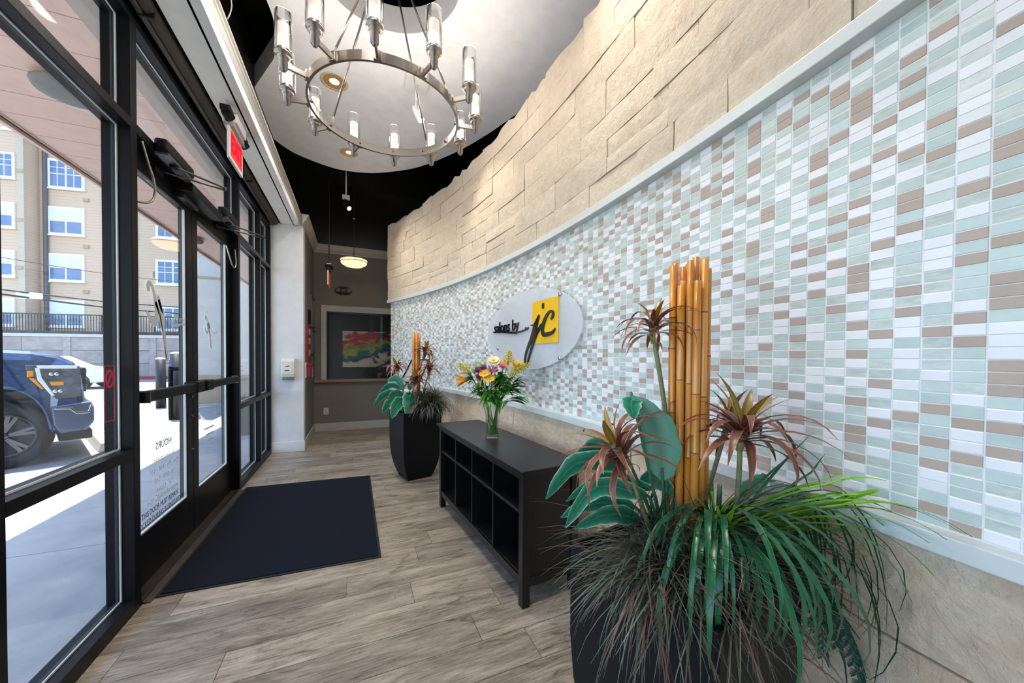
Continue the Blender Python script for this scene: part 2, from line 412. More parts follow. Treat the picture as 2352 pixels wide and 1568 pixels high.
for c in range(ncol):
    th = TH1 - (c + .5) * CP / WR
    prev = -1
    for r in range(nrow):
        z = ZB + .004 + (r + .5) * RP
        mi = rng.choices((0, 1, 2, 3), (.33, .27, .20, .20))[0]
        if mi == prev and rng.random() < .5: mi = rng.choices((0, 1, 2, 3), (.33, .27, .20, .20))[0]
        if mi == left[r] and rng.random() < .75:
            while mi == left[r] or (mi == prev and rng.random() < .6): mi = rng.choices((0, 1, 2, 3), (.33, .27, .20, .20))[0]
        prev = mi; left[r] = mi
        P = arc(th, WR, z); x_, y_, d_ = proj(P)
        vis = d_ > .2 and -40 < x_ < 2400 and -20 < y_ < 1590
        if vis and 1250 < x_ < 2130 and y_ > 1090: vis = False          # behind the grasses
        if vis:
            t_ = Vector((-math.sin(th), math.cos(th), 0)); xa, ya, _ = proj(P + t_ * CP / 2); xb, yb, _ = proj(P - t_ * CP / 2); xc, yc, _ = proj(P + Vector((0, 0, RP)))
            ar = abs((xb - xa) * (yc - y_))
        else: ar = 0
        tiles.append((ar, c, r, mi, th, z))
tiles.sort(key=lambda q: -q[0])
for ar, c, r, mi, th, z in tiles[:300]:
    P = arc(th, WR, z); share('tile', tile_mesh[mi], P, wall_r, (0, 0, th))
mb = MB()
for ar, c, r, mi, th, z in tiles[300:]:
    ct, s_ = math.cos(th), math.sin(th); P = arc(th, WR, z)
    tile_geo(mb, lambda x, d, zz: (P.x - d * ct + x * s_, P.y - d * s_ - x * ct, P.z + zz), mi)
tag(mb.build('tile_field', TM, wall_r), kind='stuff')

def stone(th0, th1, z0, z1, mat, proud, top=False, bot=False, R=None):
    """one rough block: 4x3 front, edges rolled back"""
    R = R or WR; mb = MB(); nx, nz = 5, 4; g = .0016 / R; vs = []
    base = proud + rng.uniform(-.004, .005)
    tilt = rng.uniform(-.005, .005); tz = rng.uniform(-.004, .004)
    for j in range(nz):
        for i in range(nx):
            u, v = i / (nx - 1), j / (nz - 1)
            edge = i in (0, nx - 1) or j in (0, nz - 1)
            t = th0 + g + (th1 - th0 - 2 * g) * u; z = z0 + .0016 + (z1 - z0 - .0032) * v
            if 0 < i < nx - 1: t += rng.uniform(-.15, .15) * (th1 - th0) / nx
            if edge:
                if j == nz - 1 and top: z += rng.uniform(-.035, .02)
                elif 0 < i < nx - 1 or 0 < j < nz - 1: z += rng.uniform(-.003, .003)
            d = base + tilt * (u - .5) + tz * (v - .5) + (-.003 + rng.uniform(-.0025, .002) if edge else rng.uniform(-.001, .004))
            vs.append(arc(t, R - d, z))
    fs = [(j * nx + i, (j + 1) * nx + i, (j + 1) * nx + i + 1, j * nx + i + 1) for j in range(nz - 1) for i in range(nx - 1)]
    rim = [i for i in range(nx)] + [j * nx + nx - 1 for j in range(1, nz)] + [(nz - 1) * nx + i for i in range(nx - 2, -1, -1)] + [j * nx for j in range(nz - 2, 0, -1)]
    b = len(vs)
    for k in rim:
        p = vs[k]; dr = Vector((p.x - WC.x, p.y - WC.y, 0)).normalized()
        vs.append(Vector((WC.x, WC.y, p.z)) + dr * (R + .045))
    m = len(rim)
    fs += [(rim[k], rim[(k + 1) % m], b + (k + 1) % m, b + k) for k in range(m)]
    fs.append(tuple(b + k for k in range(m))[::-1])
    mb.add(vs, fs)
    o = mb.build('stone', mat, wall_r, smooth=True); o.data.set_sharp_from_angle(angle=.6); return o
def courses(zs, lo, hi, mat, proud, tstart, tend, topjag):
    for r, (z0, z1) in enumerate(zip(zs, zs[1:])):
        last = topjag and r == len(zs) - 2
        t = tend
        while t > tstart:
            L = rng.uniform(lo, hi) / WR; t2 = max(t - L, tstart)
            if t2 - tstart < .06 / WR * 2: t2 = tstart
            q = rng.random()
            if q < .22 and z1 - z0 > .17 and not last:
                zm = z0 + (z1 - z0) * rng.uniform(.38, .62)
                stone(t2, t, z0, zm, mat, proud); stone(t2, t, zm, z1, mat, proud)
            else: stone(t2, t, z0, z1, mat, proud, top=last)
            t = t2
courses([2.186, 2.33, 2.52, 2.66, 2.86, 3.02, 3.20, 3.375], .24, .62, stone_m, .030, th_of_y(-.7), TH1 + .0055, True)
courses([0, .20, .40, .61, .868], .42, .95, stone_l, .016, th_of_y(-.7), TH1 + .002, False)

# ================================================================== STOREFRONT
wall_l = struct(thing('wall_left', (XS - .055, 2, 0)))
MUL = [(-2.32, -2.27), (-1.53, -1.48), (-.74, -.69), (.05, .10), (.84, .895), (1.63, 1.685), (2.41, 2.466), (4.197, 4.252), (5.045, 5.10), (5.59, 5.64)]
XB, XG = XS - .11, XS - .057
for a, b in MUL: bx('mullion', black_metal, wall_l, XB, XS, a, b, 0, 2.966, bevel=.002)
bx('head', black_metal, wall_l, XB, XS - .002, -3.1, 5.64, 2.966, 3.03)
bx('end_post', black_metal, wall_l, XB, XS, -3.2, -3.1, 0, 3.03)
def pane(par, y0, y1, z0, z1):
    bx('pane', glass, par, XG - .003, XG + .003, y0, y1, z0, z1)
    bx('edge_glint', glint_m, par, XG + .003, XG + .007, y1 - .011, y1, z0, z1)  # pale strips stand in for the reflected line at the pane's edges
    bx('edge_glint', glint_m, par, XG + .003, XG + .007, y0, y1 - .011, z0, z0 + .008)
    bx('edge_glint', glint_m, par, XG + .003, XG + .007, y0, y1 - .011, z1 - .007, z1)
def bay(n, y0, y1):
    wn = struct(thing('window_%d' % n, (XS - .055, (y0 + y1) / 2, 0)))
    bx('sill', black_metal, wn, XB, XS, y0, y1, 0, .067, bevel=.002)
    bx('lower_rail', black_metal, wn, XB, XS, y0, y1, .778, .828, bevel=.002)
    bx('upper_rail', black_metal, wn, XB, XS, y0, y1, 2.43, 2.475, bevel=.002)
    for z0, z1 in ((.067, .778), (.828, 2.43), (2.475, 2.966)): pane(wn, y0, y1, z0, z1)
    return wn
bays = [(b[1], c[0]) for b, c in zip(MUL, MUL[1:])]
wnd = {}
order = [5, 7, 8, 4, 3, 2, 1, 0]
for n, i in enumerate(order): wnd[i] = bay(n + 1, *bays[i])
wt = struct(thing('window_9', (XS - .055, 3.33, 2.43)))                       # light over the doors
bx('upper_rail', black_metal, wt, XB, XS, 2.466, 4.197, 2.43, 2.475, bevel=.002)
pane(wt, 2.466, 4.197, 2.475, 2.966)
letter_grey = M('frosted_vinyl_lettering', (.50, .52, .52), .6)
letter_dark = M('dark_vinyl_lettering', (.03, .03, .035), .6)
red_vinyl = M('red_vinyl', (.75, .02, .06), .5)
XD = XS - .065
def door(n, y0, y1, hinge):
    d = struct(thing('door_%d' % n, (XD, (y0 + y1) / 2, .01)))
    sw = .095
    bx('stile', black_metal, d, XB, XD, y0, y0 + sw, .012, 2.425, bevel=.002)
    bx('stile', black_metal, d, XB, XD, y1 - sw, y1, .012, 2.425, bevel=.002)
    bx('top_rail', black_metal, d, XB, XD, y0 + sw, y1 - sw, 2.31, 2.425, bevel=.002)
    bx('bottom_rail', black_metal, d, XB, XD, y0 + sw, y1 - sw, .012, .298, bevel=.002)
    bx('pane', glass, d, XD - .025, XD - .019, y0 + sw, y1 - sw, .298, 2.31)
    bx('edge_glint', glint_m, d, XD - .019, XD - .006, y0 + sw, y1 - sw, .298, .305)  # same painted edge reflection on the door glass
    bx('edge_glint', glint_m, d, XD - .019, XD - .006, y1 - sw - .012, y1 - sw, .305, 2.31)
    # exit device: long rail, thicker housing, end cap
    p = bx('push_bar', black_metal, d, XD + .03, XD + .075, y0 + .03, y1 - .03, 1.045, 1.105, bevel=.01, seg=3)
    hs = y1 - .16 if hinge < 0 else y0 + .02
    bx('housing', black_metal, p, XD, XD + .082, hs, hs + .14, 1.035, 1.115, bevel=.012, seg=3)
    bx('end_cap', nickel, p, XD + .028, XD + .078, (y0 + .06 if hinge < 0 else y1 - .07), (y0 + .068 if hinge < 0 else y1 - .062), 1.042, 1.108)
    bx('mount', black_metal, p, XD, XD + .03, y0 + .05, y0 + .11, 1.05, 1.10)
    return d
d1 = door(1, 2.476, 3.329, -1); d2 = door(2, 3.334, 4.187, 1)
# pull handle outside the near door
MB().tube(smoothpath([(XB, 3.275, 1.20), (XB - .05, 3.275, 1.20), (XB - .06, 3.275, 1.19), (XB - .06, 3.275, .87), (XB - .05, 3.275, .855), (XB, 3.275, .855)], 3), .013, 10).build('pull_handle', black_metal, d1, smooth=True)
for z in (1.0, .86, .62): MB().lathe([(.009, 0), (.009, .008), (.004, .011)], (XD, 3.30, z), 10, axis=(1, 0, 0)).build('screw_cover', nickel, d1)
# vinyl lettering on the doors (reads from outside)
def vinyl(par, body, y, z, size, mat, xs=1., shear=0., name='lettering'):
    X = XD - .0185
    return text(name, body, size, frame_mtx((X, y, z), (0, -1, 0), (0, 0, 1)) @ Matrix.Rotation(0, 4, 'Z'), mat, par, .0003, xs, shear=shear)
yc1, yc2 = 2.90, 3.76
def jc_vinyl(par, y, z, s, mat):
    X = XD - .0185; N = Vector((1, 0, 0))
    def P(a, b): return Vector((X, y - a * s, z + b * s))
    for name, pts in JC.items():
        mb = MB(); stroke(mb, [(P(a, b), wd * s) for a, b, wd in smoothpath(pts, 5)], N, .0004); mb.build('lettering', mat, par)
# script letters j and c, in units of the yellow square's side, centre origin
JC = {
    'j': [(-.30, -.10, .018), (-.20, -.11, .03), (-.12, -.02, .045), (-.02, .16, .05), (.02, .19, .03)],
    'jtail': [(-.03, .13, .04), (-.10, -.06, .07), (-.17, -.26, .085), (-.26, -.58, .05), (-.33, -.92, .045), (-.36, -1.06, .05), (-.32, -1.06, .04), (-.26, -.86, .03), (-.17, -.50, .03), (-.06, -.18, .035), (.10, .06, .04)],
    'c': [(.36, .24, .05), (.38, .34, .06), (.31, .40, .05), (.18, .28, .05), (.08, .02, .075), (.05, -.22, .085), (.12, -.36, .075), (.26, -.33, .065), (.44, -.16, .035)],
    'dot': [(.14, .66, .03), (.145, .62, .05), (.15, .57, .05), (.15, .53, .03)],
    'swash': [(-1.35, -.33, .012), (-1.1, -.29, .022), (-.85, -.34, .028), (-.62, -.32, .022), (-.45, -.2, .015)],
}
jc_vinyl(d1, yc1 - .02, 1.60, .30, letter_grey); jc_vinyl(d2, yc2 - .06, 1.545, .17, letter_grey)
vinyl(d1, 'salons by', yc1 + .30, 1.545, .06, letter_grey)
vinyl(d2, 'salons by', yc2 + .17, 1.52, .035, letter_grey)
vinyl(d1, 'HOURS', yc1 + .04, .745, .062, letter_dark)
for k, s_ in enumerate(('by appointment', 'Mon - Fri   9:00 - 6:00', 'Sat   9:00 - 5:00', 'Sun   Closed')): vinyl(d1, s_, yc1 + .05, .665 - .062 * k, .042, letter_grey)
vinyl(d1, 'www.salonsbyJC.com', yc1 + .03, .435, .05, letter_grey, .9)
for k in range(3): bx('small_print', letter_grey, d2, XD - .0187, XD - .0183, yc2 - .16 + .03 * k, yc2 + .06 - .02 * k, .70 - .05 * k, .712 - .05 * k)
def notice(body, z, xs):   # the notice reads from inside
    return text('lettering', body, .047, frame_mtx((XD - .018, yc1, z), (0, 1, 0), (0, 0, 1)), letter_dark, d1, .0003, xs)
notice('THIS DOOR MUST REMAIN', .378, .80); notice('UNLOCKED DURING BUSINESS HOURS', .327, .78)
# sticker on the near window
stk = tag(thing('no_pets_sticker', (XG + .004, 2.33, 1.0)), 'NO PETS sticker with red circle on the near window pane', 'sticker')
sy, sz = 2.335, 1.10
mb = MB()
for a, b, c, d in ((-.04, .04, .145, .148), (-.04, .04, -.118, -.115), (-.04, -.037, -.115, .145), (.037, .04, -.115, .145)): mb.box(XG + .0035, XG + .0042, sy + a, sy + b, sz + c, sz + d)
mb.build('border', red_vinyl, stk)
mb = MB(); n = 28
vs = [(XG + .0045, sy + r * math.cos(2 * pi * k / n), sz + .085 + r * 1.35 * math.sin(2 * pi * k / n)) for r in (.024, .033) for k in range(n)]
mb.add(vs, [(k, (k + 1) % n, n + (k + 1) % n, n + k) for k in range(n)])
mb.obox((XG + .0045, sy, sz + .085), (.0003, 0, 0), (0, .018, .026), (0, .004, -.0025)); mb.build('prohibition_ring', red_vinyl, stk)
mb = MB(); mb.box(XG + .0034, XG + .0040, sy - .012, sy + .008, sz + .078, sz + .092)
for k in (-.012, -.006, .002, .006): mb.box(XG + .0034, XG + .0040, sy + k, sy + k + .003, sz + .064, sz + .078)
mb.box(XG + .0034, XG + .0040, sy + .006, sy + .016, sz + .088, sz + .102); mb.build('dog_symbol', letter_dark, stk)
text('lettering', 'NO PETS', .022, frame_mtx((XG + .0042, sy, sz + .025), (0, -1, 0), (0, 0, 1)), letter_dark, stk, .0002, .85)
for k in range(5): bx('small_print', letter_dark, stk, XG + .0036, XG + .0040, sy - .03 + .005 * (k % 2), sy + .03 - .006 * (k % 3), sz - .008 - .02 * k, sz - .004 - .02 * k)
# threshold
th = struct(thing('trim_1', (XS, 3.33, 0)))
MB().prism([(-1.10, 2.468, 0), (-1.10, 2.468, .012), (-1.03, 2.468, .016), (-.985, 2.468, .003), (-.985, 2.468, 0)], (0, 1.727, 0)).build('threshold', bronze, th)
MB().box(-1.035, -1.018, 2.468, 4.195, .0162, .019).build('ridge', nickel, th)

# ------------------------------------------------------------------ pocket, roller shade, beam and crown
struct(bx('wall_header', darkbrown, None, -1.13, -.905, -3.2, 5.64, 3.10, 3.22))
sh = tag(thing('roller_shade', (-.965, 2.0, 3.03)), 'dark brown roller shade rolled up above the storefront windows', 'shade')
MB().tube([(-.965, -3, 3.055), (-.965, 5.6, 3.055)], .040, 14).build('fabric_roll', darkbrown, sh, smooth=True)
MB().box(-.995, -.975, -3, 5.6, 3.005, 3.02).build('hem_bar', M('brown_hem_bar', (.06, .045, .03), .5), sh)
for y in (2.42, 4.30): MB().box(-1.0, -.93, y, y + .02, 3.0, 3.10).build('bracket', black_plastic, sh, bevel=.004)
beam = struct(bx('beam', cream, None, -.905, -.70, -3.2, 5.64, 3.056, 3.30))
def crown(name, p0, p1, inward, z0=3.056, z1=3.185, out=.105):
    """crown moulding from p0 to p1, stepping out along inward"""
    prof = [(0, 0), (.012, .0), (.014, .018), (.022, .022), (.03, .03), (.048, .045), (.07, .075), (.082, .10), (.09, .104), (.092, .114), (.105, .117), (.105, .129), (0, .129)]
    p0, p1, n_ = Vector(p0), Vector(p1), Vector(inward)
    s_ = out / .105
    return MB().prism([p0 + n_ * (a * s_) + Vector((0, 0, z0 + b * (z1 - z0) / .129)) for a, b in prof], p1 - p0).build(name, trimw)
trims = [crown('trim_2', (-.765, -3.2, 0), (-.765, 5.64, 0), (1, 0, 0)), crown('trim_3', (-.645, 5.535, 0), (-.645, 6.95, 0), (1, 0, 0), out=.075),
         crown('trim_4', (-.645, 6.95, 0), (1.6, 6.95, 0), (0, -1, 0), out=.09), crown('trim_5', (-.765, 5.64, 0), (-.645, 5.64, 0), (0, -1, 0), out=.105)]
for t in trims: struct(t)

# ------------------------------------------------------------------ pier, passage wall, back wall
struct(bx('wall_pier', white_paint, None, -1.13, -.648, 5.642, 5.80, 0, 3.058))
struct(bx('wall_passage', taupe, None, -.90, -.645, 5.80, 6.95, 0, 3.058))  # the lighting difference between pier front and this side is put into two paints
bb = struct(bx('baseboard_left', white_plastic, None, -1.13, -.634, 5.628, 5.642, 0, .14, bevel=.003))
bx('return', trimw, bb, -.645, -.631, 5.642, 6.94, 0, .14, bevel=.003)
wb = struct(thing('wall_back', (0, 6.95, 0)))
for q in ((-.66, -.452, .887, 3.20), (-.452, 1.7, 2.061, 3.20), (-.66, 1.7, 0, .843)): bx('panel', taupe, wb, q[0], q[1], 6.95, 7.05, q[2], q[3])
bx('upper_wall', black_paint, wb, -1.13, 3.0, 6.95, 7.05, 3.20, 4.3)
struct(bx('baseboard_back', trimw, None, -.631, 1.6, 6.936, 6.95, 0, .14, bevel=.003))
wf = struct(thing('window_10', (.4, 6.95, .887)))
fr = trimw
bx('frame_side', fr, wf, -.538, -.452, 6.925, 6.95, .887, 2.168, bevel=.006)
bx('frame_top', fr, wf, -.452, 1.7, 6.925, 6.95, 2.061, 2.168, bevel=.006)
bx('jamb', black_paint, wf, -.452, -.44, 6.95, 7.06, .887, 2.061)
bx('track', black_paint, wf, -.44, 1.7, 6.95, 7.06, 2.035, 2.061)
xg = yp(849, 780, 6.985).x
bx('sliding_pane', glass, wf, -.44, xg + .05, 7.012, 7.018, .889, 2.035)
bx('sliding_pane', glass, wf, xg, 1.6, 6.982, 6.988, .889, 2.035)
ctr = tag(bx('service_counter', M('brown_laminate_counter', (.30, .20, .13), .35, 0, (.22, .145, .09), 30, (1, 8, 8)), None, -.644, 1.7, 6.90, 7.25, .843, .887, bevel=.006), 'brown counter ledge below the service window', 'counter')
# room behind the service window
dark = M('charcoal_paint', (.040, .034, .031), .7)
br = struct(thing('wall_room_beyond', (.5, 8.0, 0)))
bx('panel', dark, br, -1.2, 2.4, 7.95, 8.05, 0, 3.2)
bx('panel', dark, br, -1.2, -1.1, 7.05, 7.95, 0, 3.2); bx('panel', dark, br, 2.3, 2.4, 7.05, 7.95, 0, 3.2)
bx('panel', dark, br, -1.1, 2.3, 7.05, 7.95, 3.1, 3.2); bx('panel', dark, br, -1.1, 2.3, 7.05, 7.95, -.1, 0)
cv = tag(thing('canvas_painting', (.36, 7.93, 1.07)), 'wide abstract canvas in red, yellow, green and blue behind the service window', 'painting')
MB().box(-.231, .955, 7.915, 7.949, 1.075, 1.80).build('canvas', painting_material(), cv)

# ------------------------------------------------------------------ ceilings and far enclosure
struct(bx('ceiling', black_paint, None, -1.4, 3.1, -3.4, 8.1, 4.25, 4.35))
struct(bx('wall_upper_left', black_paint, None, -1.13, -.86, -3.2, 6.95, 3.23, 4.25))
struct(bx('wall_upper_right', black_paint, None, 3.0, 3.1, -3.4, 8.1, 0, 4.25))
struct(bx('wall_behind_camera', white_paint, None, -1.13, 3.0, -3.4, -3.2, 0, 4.25))
# hanging plaster cloud with a round opening over the chandelier
ZC = 3.80
CHX, CHY, CHZ = .188, 2.482, 2.868
out_px = [(612, 0), (628, 45), (631, 90), (630, 130), (615, 155), (585, 200), (575, 222), (590, 285), (620, 312), (660, 342), (700, 362), (770, 387), (830, 396), (880, 396), (960, 384), (1050, 348), (1120, 308), (1175, 270)]
ol = [zp(x, y, ZC) for x, y in out_px]
ol = [(p.x, p.y) for p in ol] + [(1.72, 2.9), (1.80, 2.2), (1.72, 1.3), (1.35, .5), (.6, .1), (-.1, .25), (-.6, .8), (-.74, 1.7), (-.66, 2.5)]
ol = smoothpath(ol + [ol[0]], 4)[:-1]
def ring_cap(outer, c, r, z, up, mb):
    """polygon with a round hole, bridged by angle"""
    n = 96; A = [math.atan2(y - c[1], x - c[0]) for x, y in outer]
    def hit(a):
        dx, dy = math.cos(a), math.sin(a); best = None; m = len(outer)
        for i in range(m):
            (x0, y0), (x1, y1) = outer[i], outer[(i + 1) % m]
            den = dx * (y1 - y0) - dy * (x1 - x0)
            if abs(den) < 1e-9: continue
            t = ((x0 - c[0]) * (y1 - y0) - (y0 - c[1]) * (x1 - x0)) / den
            u = ((x0 - c[0]) * dy - (y0 - c[1]) * dx) / den
            if t > 0 and -1e-6 <= u <= 1 + 1e-6 and (best is None or t < best): best = t
        return (c[0] + dx * best, c[1] + dy * best)
    angs = sorted([2 * pi * k / n - pi for k in range(n)] + A)
    I = [(c[0] + r * math.cos(a), c[1] + r * math.sin(a)) for a in angs]; O = [hit(a + 1e-7) for a in angs]
    return I, O
I, O = ring_cap(ol, (CHX, CHY), .477, ZC, False, None)
m = len(I); vs = [(x, y, z) for z in (ZC, ZC + .2) for L in (I, O) for x, y in L]
fs = []
for i in range(m):
    j = (i + 1) % m
    fs += [(i, m + i, m + j, j)[::-1], (2 * m + i, 3 * m + i, 3 * m + j, 2 * m + j), (i, j, 2 * m + j, 2 * m + i), (m + i, 3 * m + i, 3 * m + j, m + j)]
cloud_m = M('white_ceiling_paint', (.88, .88, .90), .55)
cloud = struct(MB().add(vs, fs).build('ceiling_cloud', cloud_m))

# ================================================================== LAMPS
clear_tube = thin_glass('clear_lamp_glass', (.97, .97, .97), 1.0)
def emit(name, col, s):
    m = bpy.data.materials.new(name); m.use_nodes = True; nt = m.node_tree; nt.nodes.clear()
    o = nt.nodes.new('ShaderNodeOutputMaterial'); e = nt.nodes.new('ShaderNodeEmission'); e.inputs[0].default_value = (*col, 1); e.inputs[1].default_value = s
    lnk(nt, e.outputs[0], o.inputs[0]); MATS[name] = m; return m
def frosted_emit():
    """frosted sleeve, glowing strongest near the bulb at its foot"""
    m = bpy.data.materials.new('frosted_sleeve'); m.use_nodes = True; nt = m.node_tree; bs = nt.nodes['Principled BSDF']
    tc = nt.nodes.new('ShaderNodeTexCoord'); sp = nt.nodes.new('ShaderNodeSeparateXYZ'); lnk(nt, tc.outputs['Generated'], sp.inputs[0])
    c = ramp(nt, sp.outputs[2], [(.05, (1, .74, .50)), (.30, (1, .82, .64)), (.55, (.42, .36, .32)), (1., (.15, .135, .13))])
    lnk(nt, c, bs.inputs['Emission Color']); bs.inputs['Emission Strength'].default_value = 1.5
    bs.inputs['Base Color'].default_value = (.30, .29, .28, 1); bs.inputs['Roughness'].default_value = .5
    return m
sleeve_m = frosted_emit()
def lamp_light(name, kind, loc, energy, col, parent=None, aim=None, size=.03, spot=1.2, blend=.6):
    l = bpy.data.lights.new(name, kind); l.energy = energy; l.color = col; l.shadow_soft_size = size
    if kind == 'SPOT': l.spot_size = spot; l.spot_blend = blend
    o = bpy.data.objects.new(name, l); COL.objects.link(o)
    if parent is not None: o.parent = parent; o.location = Vector(loc) - ORG[parent]
    else: o.location = loc
    if aim is not None: o.rotation_euler = (Vector(loc) - Vector(aim)).to_track_quat('Z', 'Y').to_euler()
    return o
ch = tag(thing('chandelier', (CHX, CHY, CHZ - .08)), 'round brushed nickel chandelier with twelve glass candle tubes', 'chandelier')
def ringpath(r, z, n=72): return [(CHX + r * math.cos(2 * pi * k / n), CHY + r * math.sin(2 * pi * k / n), z) for k in range(n)]
n = 72; vs = []
for k in range(n):
    a = 2 * pi * k / n
    for r, z in ((.443, -.026), (.457, -.026), (.457, .026), (.443, .026)): vs.append((CHX + r * math.cos(a), CHY + r * math.sin(a), CHZ + z))
fs = [(k * 4 + i, ((k + 1) % n) * 4 + i, ((k + 1) % n) * 4 + (i + 1) % 4, k * 4 + (i + 1) % 4) for k in range(n) for i in range(4)]
MB().add(vs, fs).build('ring', nickel, ch, smooth=False)
for k in range(12):
    a = math.radians(20 + 30 * k); ca, sa = math.cos(a), math.sin(a)
    def P(r, z, t=0): return Vector((CHX + r * ca - t * sa, CHY + r * sa + t * ca, CHZ + z))
    arm = MB().obox(P(.515, -.006), (ca * .058, sa * .058, 0), (-sa * .006, ca * .006, 0), (0, 0, .015))
    arm.obox(P(.462, -.002), (ca * .008, sa * .008, 0), (-sa * .02, ca * .02, 0), (0, 0, .024))
    ao = arm.build('arm', nickel, ch, bevel=.002)
    MB().lathe([(.006, 0), (.006, .012), (.003, .014)], P(.443, 0), 8, axis=(-ca, -sa, 0)).build('bolt', nickel, ao)
    c = P(.575, 0)
    cup = MB().lathe([(.004, -.045), (.012, -.042), (.013, -.032), (.02, -.03), (.022, .012), (.026, .016), (.034, .03), (.034, .036), (.043, .040), (.045, .048), (.043, .054), (.034, .057), (.032, .07), (.02, .07)], c, 18).build('candle_cup', nickel, ch, smooth=True)
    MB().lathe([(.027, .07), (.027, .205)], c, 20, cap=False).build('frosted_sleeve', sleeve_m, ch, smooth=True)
    MB().lathe([(.043, .056), (.043, .262), (.041, .262), (.041, .056)], c, 24, cap=False).build('glass_tube', clear_tube, ch, smooth=True)
    MB().lathe([(.006, .07), (.014, .085), (.016, .11), (.006, .15)], c, 10).build('bulb', emit('bulb_glow', (1, .78, .52), 30) if 'bulb_glow' not in MATS else MATS['bulb_glow'], ch, smooth=True)
    lamp_light('candle_light', 'POINT', c + Vector((0, 0, .245)), BULB / 12 * 2, (1, .92, .83), ch, size=.03)
APEX = Vector((CHX, CHY, 3.99))
for deg in (45, -45, 138, -130):
    a = math.radians(deg); b = Vector((CHX + .45 * math.cos(a), CHY + .45 * math.sin(a), CHZ + .03))
    MB().tube([b + (APEX - b) * .035, APEX], .0065, 8).build('rod', nickel, ch, smooth=True)
    MB().tube([b - Vector((0, 0, .01)), b + (APEX - b) * .04], .004, 8).build('rod_hook', nickel, ch)
MB().tube([APEX - Vector((0, 0, .03)), Vector((CHX, CHY, 4.2))], [.025, .012], 12).build('stem', nickel, ch, smooth=True)
MB().lathe([(.02, -.03), (.07, -.028), (.075, 0)], (CHX, CHY, 4.248), 20).build('canopy', nickel, ch, smooth=True)

brass_in = M('gold_reflector', (.80, .52, .20), .35, .6)
trim_ring = M('ivory_trim_ring', (.62, .58, .40), .45)
warm = (1, .92, .82)
def can_light(P, r, label):
    t = tag(thing('recessed_light', (P[0], P[1], ZC - .01)), label, 'light', 'recessed lights in the white ceiling')
    c = Vector((P[0], P[1], ZC))
    MB().lathe([(r * 1.18, 0), (r * 1.18, -.006), (r * .98, -.008), (r * .98, -.004)], c, 28, cap=False).build('trim_ring', trim_ring, t, smooth=True)
    MB().lathe([(r * .98, -.0045), (r * .42, -.0018)], c, 28, cap=False).build('reflector', brass_in, t, smooth=True)
    MB().lathe([(r * .42, -.002), (r * .01, -.004)], c, 24).build('bulb', emit('can_glow', (1, .74, .42), 5.0) if 'can_glow' not in MATS else MATS['can_glow'], t)
    lamp_light('can_beam', 'SPOT', c - Vector((0, 0, .03)), CAN_W, warm, t, c - Vector((0, 0, 2)), .09, 2.2, .9)
can_light(zp(768, 187, ZC), .098, 'recessed gold can light seen through the chandelier ring')
can_light(zp(802, 350, ZC), .088, 'recessed gold can light nearest the far rim of the white ceiling')
for x, y, nm in ((.95, 1.35, 'on the tiled wall side'), (-.25, 1.25, 'on the storefront side')): can_light((x, y), .095, 'added fill light overhead, out of view in the white ceiling, ' + nm)  # unseen lamps added to brighten the room

def spot_head(name, P, aim, body, label, energy, group='track spotlights'):
    """P pivot; barrel aimed at aim"""
    t = tag(thing(name, P), label, 'spotlight', group)
    d = (Vector(aim) - Vector(P)).normalized(); P = Vector(P)
    MB().tube([P + d * -.05, P + d * -.03, P + d * .09], [.02, .032, .036], 14).build('barrel', body, t, smooth=True)
    MB().lathe([(.033, .0), (.026, .004), (.004, .006)], P + d * .088, 14, axis=d).build('lens', emit('spot_glow', (1, .80, .55), 18) if 'spot_glow' not in MATS else MATS['spot_glow'], t)
    sd = d.cross(Vector((0, 0, 1))).normalized() * .042
    y_ = MB()
    for s in (-1, 1): y_.tube([P + sd * s, P + sd * s * .9 + Vector((0, 0, .07)), P + Vector((0, 0, .09))], .006, 6)
    y_.build('yoke', body, t)
    lamp_light('spot_beam', 'SPOT', P + d * .11, energy, (1, .88, .74), t, aim, .03, 1.5, .8)
    return t, P
t, P = spot_head('track_spotlight', yp(795, 472, 5.9), (.9, 4.6, 2.2), black_plastic, 'black track spotlight hanging on a white stem below the white ceiling', TRACK_W)
MB().box(P.x - .05, P.x + .05, P.y - .03, P.y + .03, P.z + .09, P.z + .15).build('driver_box', white_plastic, t, bevel=.006)
MB().tube([P + Vector((0, 0, .14)), Vector((P.x, P.y, 4.25))], .012, 10).build('stem', white_plastic, t, smooth=True)
c = zp(957, 187, ZC)
t, P = spot_head('ceiling_spotlight', Vector((c.x, c.y, ZC - .27)), (1.15, 3.2, 2.3), white_plastic, 'white spotlight on a square plate under the white ceiling', TRACK_W)
MB().box(c.x - .10, c.x + .10, c.y - .10, c.y + .10, ZC - .035, ZC).build('mounting_plate', white_plastic, t, bevel=.006)
MB().tube([P + Vector((0, 0, .085)), (c.x, c.y, ZC - .03)], .013, 10).build('stem', white_plastic, t, smooth=True)

